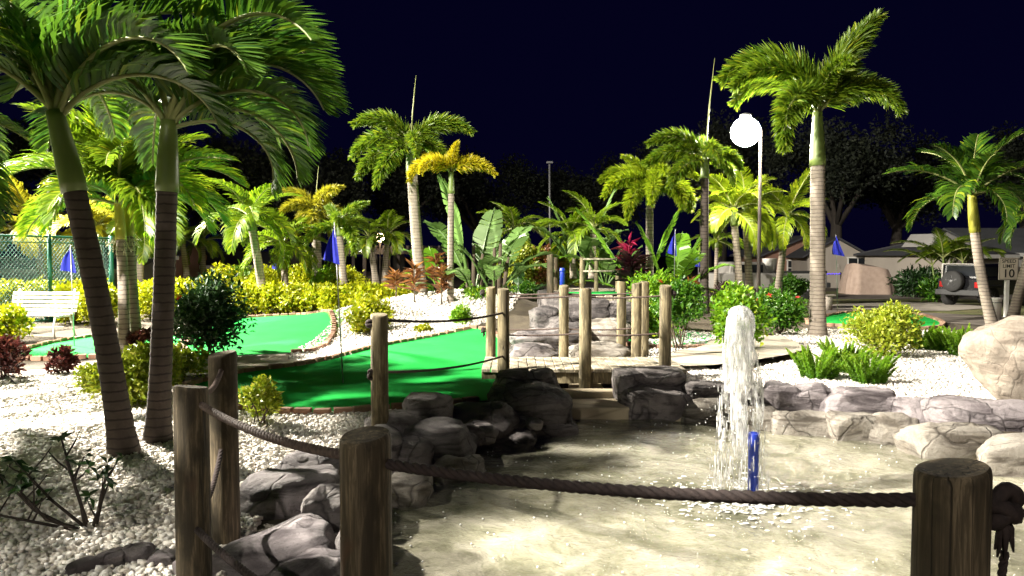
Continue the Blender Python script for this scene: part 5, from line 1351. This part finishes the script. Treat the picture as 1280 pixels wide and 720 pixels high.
for i, (pos, aim, pw_, colr) in enumerate(FLOODS):
    pos, aim = Vector(pos), Vector(aim)
    t = thing('floodlight_mast', ['tall floodlight mast standing far behind the court fence', 'tall floodlight mast on the near side of the court', 'unseen weak floodlight mast behind the near posts, added to fill their dark fronts'][i], 'floodlight', (pos.x, pos.y, 0))
    MB().tube([(0, 0, -.1), (0, 0, pos.z)], [.13, .07], 10).build('pole', M['grey_metal'], t)
    dv = (aim - pos).normalized(); qt = dv.to_track_quat('-Z', 'Y')
    for s in (-.5, .5):
        b = MB().box((0, 0, .14), (.55, .45, .24), None, .8); o = b.build('lamp_head', M['grey_metal'], t, (s * .9, 0, pos.z + .1)); o.rotation_euler = qt.to_euler()
        f = MB().box((0, 0, -.001), (.48, .38, .02)).build('lens', M['flood_face'], o)
    ld = bpy.data.lights.new('floodlight', 'SPOT'); ld.energy = pw_; ld.color = colr; ld.shadow_soft_size = .22; ld.spot_size = R(112); ld.spot_blend = .8
    lo = bpy.data.objects.new('floodlight', ld); lo.location = Vector((0, 0, pos.z + .1)) + dv * .35; lo.rotation_euler = qt.to_euler(); link(lo, t)

# ------------------------------------------------------------------ buildings
def gable_house(label, name, P, w, dpt, h, rh, wall, roof, rz=0, over=.3, wins=(), doors=(), group=None, axis='x', hip=0.0, vent=False):
    t = thing(name, label, 'house', P, rz, group)
    b = MB(); hx, hy = w / 2, dpt / 2
    b.box((0, 0, h / 2 - .1), (w, dpt, h + .2))
    if axis == 'y' and not hip: b.add([(-hx, -hy, h), (hx, -hy, h), (0, -hy, h + rh), (-hx, hy, h), (hx, hy, h), (0, hy, h + rh)], [(0, 1, 2), (4, 3, 5)])
    if axis == 'x' and not hip: b.add([(-hx, -hy, h), (-hx, hy, h), (-hx, 0, h + rh), (hx, -hy, h), (hx, hy, h), (hx, 0, h + rh)], [(1, 0, 2), (3, 4, 5)])
    b.build('wall', M[wall], t)
    ox, oy = hx + over, hy + over; dz = -over * rh / (hy if axis == 'x' else hx)
    r = MB(); th = .09
    def slab(q):
        r.add([Vector(v) for v in q] + [Vector(v) + Vector((0, 0, th)) for v in q], [(3, 2, 1, 0), (4, 5, 6, 7), (0, 1, 5, 4), (1, 2, 6, 5), (2, 3, 7, 6), (3, 0, 4, 7)])
    if axis == 'x':
        e = ox - hip
        slab([(-ox, -oy, h + dz), (ox, -oy, h + dz), (e, 0, h + rh), (-e, 0, h + rh)]); slab([(ox, oy, h + dz), (-ox, oy, h + dz), (-e, 0, h + rh), (e, 0, h + rh)])
        if hip: r.add([(-ox, -oy, h + dz + .01), (-e, 0, h + rh + .05), (-ox, oy, h + dz + .01), (ox, -oy, h + dz + .01), (e, 0, h + rh + .05), (ox, oy, h + dz + .01)], [(0, 1, 2), (5, 4, 3)])
    else:
        slab([(-ox, -oy, h + dz), (0, -oy, h + rh), (0, oy, h + rh), (-ox, oy, h + dz)]); slab([(0, -oy, h + rh), (ox, -oy, h + dz), (ox, oy, h + dz), (0, oy, h + rh)])
    rf = r.build('roof', M[roof], t)
    MB().box((0, -oy - .015, h + (dz if axis == 'x' else -.5) - .02), (2 * ox if axis == 'x' else .01, .025, .16)).build('fascia', M['white_paint'], t)
    if vent:
        g = MB(); g.add([(-1.5, -1.0, h + rh * .55), (-.3, -1.0, h + rh * .55), (-.9, -1.0, h + rh * 1.6), (-1.5, .4, h + rh * .55), (-.3, .4, h + rh * .55), (-.9, .4, h + rh * 1.6)], [(0, 1, 2), (1, 4, 5, 2), (3, 0, 2, 5)]); g.build('gable_vent', M['white_wall'], rf)
    for (x, z, ww, hh, side) in wins:
        y = -hy - .03; wf = MB()
        for a, bsz in (((x, y, z + hh / 2), (ww + .12, .05, .06)), ((x, y, z - hh / 2), (ww + .12, .05, .06)), ((x - ww / 2, y, z), (.06, .05, hh)), ((x + ww / 2, y, z), (.06, .05, hh)), ((x, y, z), (.03, .04, hh)), ((x, y, z), (ww, .04, .03))): wf.box(a, bsz)
        wo_ = wf.build('window', M['white_paint'], t); MB().box((x, -hy - .008, z), (ww, .012, hh)).build('pane', M['window_glass'], wo_)
    for (x, ww, hh) in doors:
        MB().box((x, -hy - .02, hh / 2), (ww, .04, hh)).build('door', M['white_paint'], t)
    return t
q = D(1165, 340, 33.5); gable_house('cream shed with a dark roof and a small pale gable behind the areca clump', 'shed', (q.x, 33.5, 0), 3.2, 4.5, 1.62, .55, 'cream_wall', 'roof_shingle', R(24), .35, hip=1.2, vent=True)
q = D(1262, 320, 37); gable_house('house with a grey roof behind the parked off-roader', 'house', (q.x + 1.0, 38, 0), 7, 6, 1.75, 1.1, 'white_wall', 'roof_metal', R(4), .4, [(-1.5, 1.0, .8, .9, 0)])
q = D(1040, 330, 37); gable_house('white gabled house with a paned window behind the covered car', 'house', (q.x - .2, 38, 0), 2.6, 5, 1.6, .75, 'cream_wall', 'roof_shingle', R(-6), .3, [(1.0, .95, .9, 1.0, 0)], axis='y')
q = D(192, 350, 30); gable_house('reddish brown hut between the close palms and the dark trunk', 'hut', (q.x, 31, 0), 2.3, 3, 1.55, .5, 'brown_wall', 'roof_shingle', 0, .2, [(.3, 1.15, .7, .3, 0)], [(-.55, .6, 1.35)])
q = D(268, 350, 32); gable_house('low pinkish house wall behind the dark bush', 'house', (q.x, 34, 0), 5.4, 4, 1.15, .5, 'cream_wall', 'roof_shingle', 0, .3, [(-1.2, .6, .7, .6, 0), (1.2, .6, .7, .6, 0)])
q = D(95, 350, 27); gable_house('long white wall of a court building behind the fence', 'house', (q.x - .4, 28.5, 0), 4.6, 3, 1.05, .3, 'white_wall', 'roof_metal', R(3), .2)
q = D(970, 330, 40); gable_house('dim cottage with a pale gable behind the pickup', 'house', (q.x + 1, 41, 0), 4.2, 5, 1.6, .9, 'brown_wall', 'roof_shingle', 0, .3, [(-.6, .9, .7, .8, 0)], axis='y')
# shelter
q0, q1 = D(428, 340, 29), D(552, 340, 29)
t = thing('timber_shelter', 'dark timber shelter with flat beams behind the hedge', 'shelter', ((q0.x + q1.x) / 2, 29.5, 0))
W = q1.x - q0.x
for fx in (-.48, -.24, 0, .24, .48):
    for yy in (-1.2, 1.2): MB().box((W * fx, yy, .85), (.12, .12, 1.75)).build('post', M['dark_timber'], t)
for yy in (-1.25, 1.25): MB().box((0, yy, 1.72), (W * 1.05, .1, .22)).build('beam', M['dark_timber'], t)
for k in range(14): MB().box((-W * .5 + k * W / 13, 0, 1.87), (.07, 3.0, .12)).build('rafter', M['dark_timber'], t)
MB().box((0, 1.0, .45), (W, .05, .9)).build('back_panel', M['dark_timber'], t)
for px in (432, 451):
    MB().lathe([(.02, -.05), (.05, 0), (.02, .05)], 10, D(px, 314, 28.2) - t.location).build('light_bulb', M['lamp_small'], t)

# ------------------------------------------------------------------ vehicles
def wheel(parent, c, r, w, rz=0, rimmat='grey_metal', axis='y'):
    prof = [(r * .55, -w * .5), (r * .94, -w * .5), (r, -w * .32), (r, w * .32), (r * .94, w * .5), (r * .55, w * .5)]
    o = MB().lathe(prof, 24).build('wheel', M['rubber'], parent, c, (math.pi / 2, 0, rz))
    b = MB(); b.lathe([(r * .56, -w * .42), (r * .56, w * .42)], 20)
    for k in range(5):
        a = k * 1.2566; b.box((r * .3 * math.cos(a), r * .3 * math.sin(a), w * .45), (r * .5, r * .14, w * .1), (0, 0, a))
    b.lathe([(r * .16, w * .38), (r * .16, w * .54)], 10)
    b.build('rim', M[rimmat], o)
    return o
# black off-roader, rear towards the green: local +x is the front
q = D(1200, 384, 22.6); q.z = 0
t = thing('off_roader', 'black boxy off-roader with a spare wheel on its back, parked on the driveway', 'car', (q.x, q.y, 0), R(28))
def car_box(name, c, s, mat, bev=.04, par=None, rot=None, taper=1.0):
    me = bevel_mesh(MB().box((0, 0, 0), s, None, taper).mesh(name, M[mat]), bev, 2); return ob(name, me, par or t, c, rot)
car_box('body', (1.55, 0, .72), (3.3, 1.55, .58), 'black_paint')
car_box('hood', (2.75, 0, 1.02), (1.15, 1.35, .14), 'black_paint')
car_box('cabin', (1.05, 0, 1.25), (2.1, 1.48, .56), 'black_paint', .06, None, None, .93)
for sx in (.55, 2.75):
    for sy in (-.72, .72):
        wheel(t, (sx, sy, .36), .36, .24)
        car_box('fender', (sx, sy * 1.05, .74), (.95, .22, .10), 'black_plastic', .03)
car_box('bumper', (-.16, 0, .52), (.18, 1.55, .20), 'black_plastic', .03); car_box('bumper', (3.28, 0, .52), (.18, 1.5, .20), 'black_plastic', .03)
sw = wheel(t, (-.26, .12, .92), .37, .24); sw.rotation_euler = (0, -math.pi / 2, 0)
car_box('rear_window', (-.005, -.05, 1.28), (.03, 1.1, .36), 'window_glass', .01)
for sy in (-.62, .62): car_box('tail_light', (-.10, sy, .80), (.06, .14, .2), 'red_lens', .01)
for sx in (.55, 1.45): car_box('side_window', (sx, -.73, 1.27), (.75, .04, .34), 'window_glass', .01)
car_box('roll_bar', (.0, -.66, 1.25), (.07, .07, .55), 'silver_paint', .02); car_box('roll_bar', (.0, .66, 1.25), (.07, .07, .55), 'silver_paint', .02); car_box('roll_bar', (.0, 0, 1.52), (.07, 1.35, .05), 'silver_paint', .02)
car_box('windscreen', (2.12, 0, 1.3), (.04, 1.3, .42), 'window_glass', .01, None, (0, R(-12), 0))
bpy.data.objects['off_roader'].scale = (.86, .86, .86)
# covered car
q = D(1083, 360, 30)
t = thing('covered_car', 'car under a draped pinkish beige cover beside the cream shed', 'car', (q.x, 30, 0), R(-4))
n, m = 48, 16; vs, fs = [], []
for j in range(m + 1):
    w = j / m
    for i in range(n):
        a = 6.283 * i / n; ca, sa = math.cos(a), math.sin(a)
        ex = lambda c: math.copysign(abs(c) ** .5, c)
        sc = (.86 - .08 * w) if w > .0 else .9
        z = 1.28 * (1 - (w) ** 1.0) if j < m else 0
        u = 1 - w
        k = 1.0 - .20 * (1 - u) ** 0  # waist
        flare = .78 + .24 * w
        fold = 1 + .05 * w * math.sin(a * 13 + 3 * math.sin(a * 2)) + .03 * w ** 2 * math.sin(a * 29 + 2)
        vs.append((.92 * ex(ca) * flare * fold, .75 * ex(sa) * flare * fold, .02 + 1.1 * u ** .62 + (.05 * math.sin(a * 2) - .10 * ca) * u))
for j in range(m):
    for i in range(n): fs.append((j * n + i, (j + 1) * n + i, (j + 1) * n + (i + 1) % n, j * n + (i + 1) % n))
b = MB(); b.add(vs, fs, True); b.add(vs[:n] + [(0, 0, 1.20)], [(i, (i + 1) % n, n) for i in range(n)], True); b.build('cover', M['car_cover'], t)
for sx in (-.55, .55):
    for sy in (-.5, .5): wheel(t, (sx, sy, .2), .2, .16)
# pickup
q = D(958, 362, 27)
t = thing('pickup_truck', 'pale pickup truck with white tub on its bed behind the clipped bush', 'car', (q.x, 27, 0), R(8))
car_box('body', (-.2, 0, .66), (4.2, 1.6, .55), 'silver_paint', .06); car_box('cab', (-1.0, 0, 1.08), (1.5, 1.45, .5), 'silver_paint', .10, None, None, .85)
car_box('side_window', (-1.0, -.69, 1.1), (1.0, .06, .28), 'window_glass', .01); car_box('bed_rail', (1.05, -.74, .97), (1.7, .08, .1), 'black_plastic', .02); car_box('bumper', (1.98, 0, .5), (.14, 1.55, .18), 'black_plastic', .03)
for sx in (-1.5, 1.15):
    for sy in (-.74, .74): wheel(t, (sx, sy, .34), .34, .22)
    car_box('wheel_arch', (sx, -.79, .60), (.85, .06, .22), 'silver_paint', .05)
b = MB().lathe([(.22, 0), (.26, .5), (.28, .52), (.24, .52), (.22, .1)], 14); tb = b.build('plastic_tub', M['white_paint'], None, D(962, 331, 27)); tb.location.z = .93
tag(tb, 'white plastic tub standing on the bed of the pale pickup', 'tub')
# golf cart
q = D(409, 358, 31)
t = thing('golf_cart', 'small golf cart with a flat pale roof beyond the yellow hedge', 'golf cart', (q.x, 31, 0), R(20))
car_box('body', (0, 0, .42), (1.7, .95, .35), 'brown_wall', .06); car_box('roof', (0, 0, 1.42), (1.35, .95, .06), 'white_wall', .02); car_box('seat', (-.15, 0, .68), (.45, .85, .18), 'white_paint', .04); car_box('seat_back', (-.38, 0, .88), (.1, .85, .35), 'white_paint', .04)
for sx in (-.6, .6):
    for sy in (-.42, .42):
        MB().tube([(sx, sy, .5), (sx * .95, sy, 1.42)], .018, 6).build('roof_post', M['grey_metal'], t); wheel(t, (sx, sy * 1.05, .2), .2, .14)

# ------------------------------------------------------------------ sign, bins, blue string
q = D(1258, 398, 18.8)
t = thing('speed_limit_sign', 'speed limit 10 sign on a white post between two palm trunks', 'sign', (q.x, 18.8, 0), R(-6))
car_box('post', (0, .03, .45), (.09, .09, 1.1), 'white_paint', .008)
sz = D(1258, 336, 18.8).z
car_box('board', (0, -.03, sz), (.47, .02, .56), 'sign_face', .006)
def text(s, size, z, par, y=-.043):
    cu = bpy.data.curves.new('lettering', 'FONT'); cu.body = s; cu.size = size; cu.align_x = 'CENTER'; cu.align_y = 'CENTER'; cu.extrude = .001; cu.offset = size * .012
    tmp = bpy.data.objects.new('tmp', cu); COL.objects.link(tmp)
    dg = bpy.context.evaluated_depsgraph_get(); me = bpy.data.meshes.new_from_object(tmp.evaluated_get(dg)); bpy.data.objects.remove(tmp)
    me.materials.clear(); me.materials.append(M['sign_black'])
    return ob('lettering', me, par, (0, y, z), (math.pi / 2, 0, 0))
text('SPEED', .125, sz + .19, t); text('LIMIT', .125, sz + .065, t); text('10', .29, sz - .125, t)
bd = MB()
for c, s in (((0, 0, .262), (.44, .002, .008)), ((0, 0, -.262), (.44, .002, .008)), ((-.217, 0, 0), (.008, .002, .52)), ((.217, 0, 0), (.008, .002, .52))): bd.box(c, s)
bd.build('border', M['sign_black'], t, (0, -.0425, sz))
q = G(1244, 400); t = thing('bin', 'white cylindrical bin at the foot of the leaning grey palm', 'bin', q)
MB().lathe([(.115, -.02), (.13, .50), (.14, .51), (.14, .54), (.12, .54), (.10, .1)], 20).build('drum', M['white_paint'], t); MB().lathe([(.135, .42), (.138, .44)], 20).build('band', M['grey_metal'], t)
q = G(1035, 388); t = thing('bin', 'small cream bin with a curled lid behind the tallest palm trunk', 'bin', q)
MB().lathe([(.11, -.02), (.12, .40), (.10, .40)], 14).build('drum', M['cream_wall'], t); car_box('lid', (.03, 0, .43), (.30, .26, .05), 'cream_wall', .02)
t = thing('light_string', 'string of violet blue lights along a rail near the covered car', 'light string', D(1040, 362, 31))
for k in range(9):
    MB().lathe([(.008, -.025), (.025, 0), (.008, .025)], 8, D(1032 + k * 2.2, 342 + (k % 2) * .5, 31) - t.location).build('bulb', M['blue_led'], t)
for px in (1031, 1051): P = D(px, 342, 31) - t.location; MB().tube([(P.x, 0, -.1), (P.x, 0, P.z + .05)], .03, 6).build('post', M['dark_timber'], t)
a, b_ = D(1031, 343, 31) - t.location, D(1051, 343, 31) - t.location
MB().tube([a, b_], .012, 5).build('wire', M['black_plastic'], t)
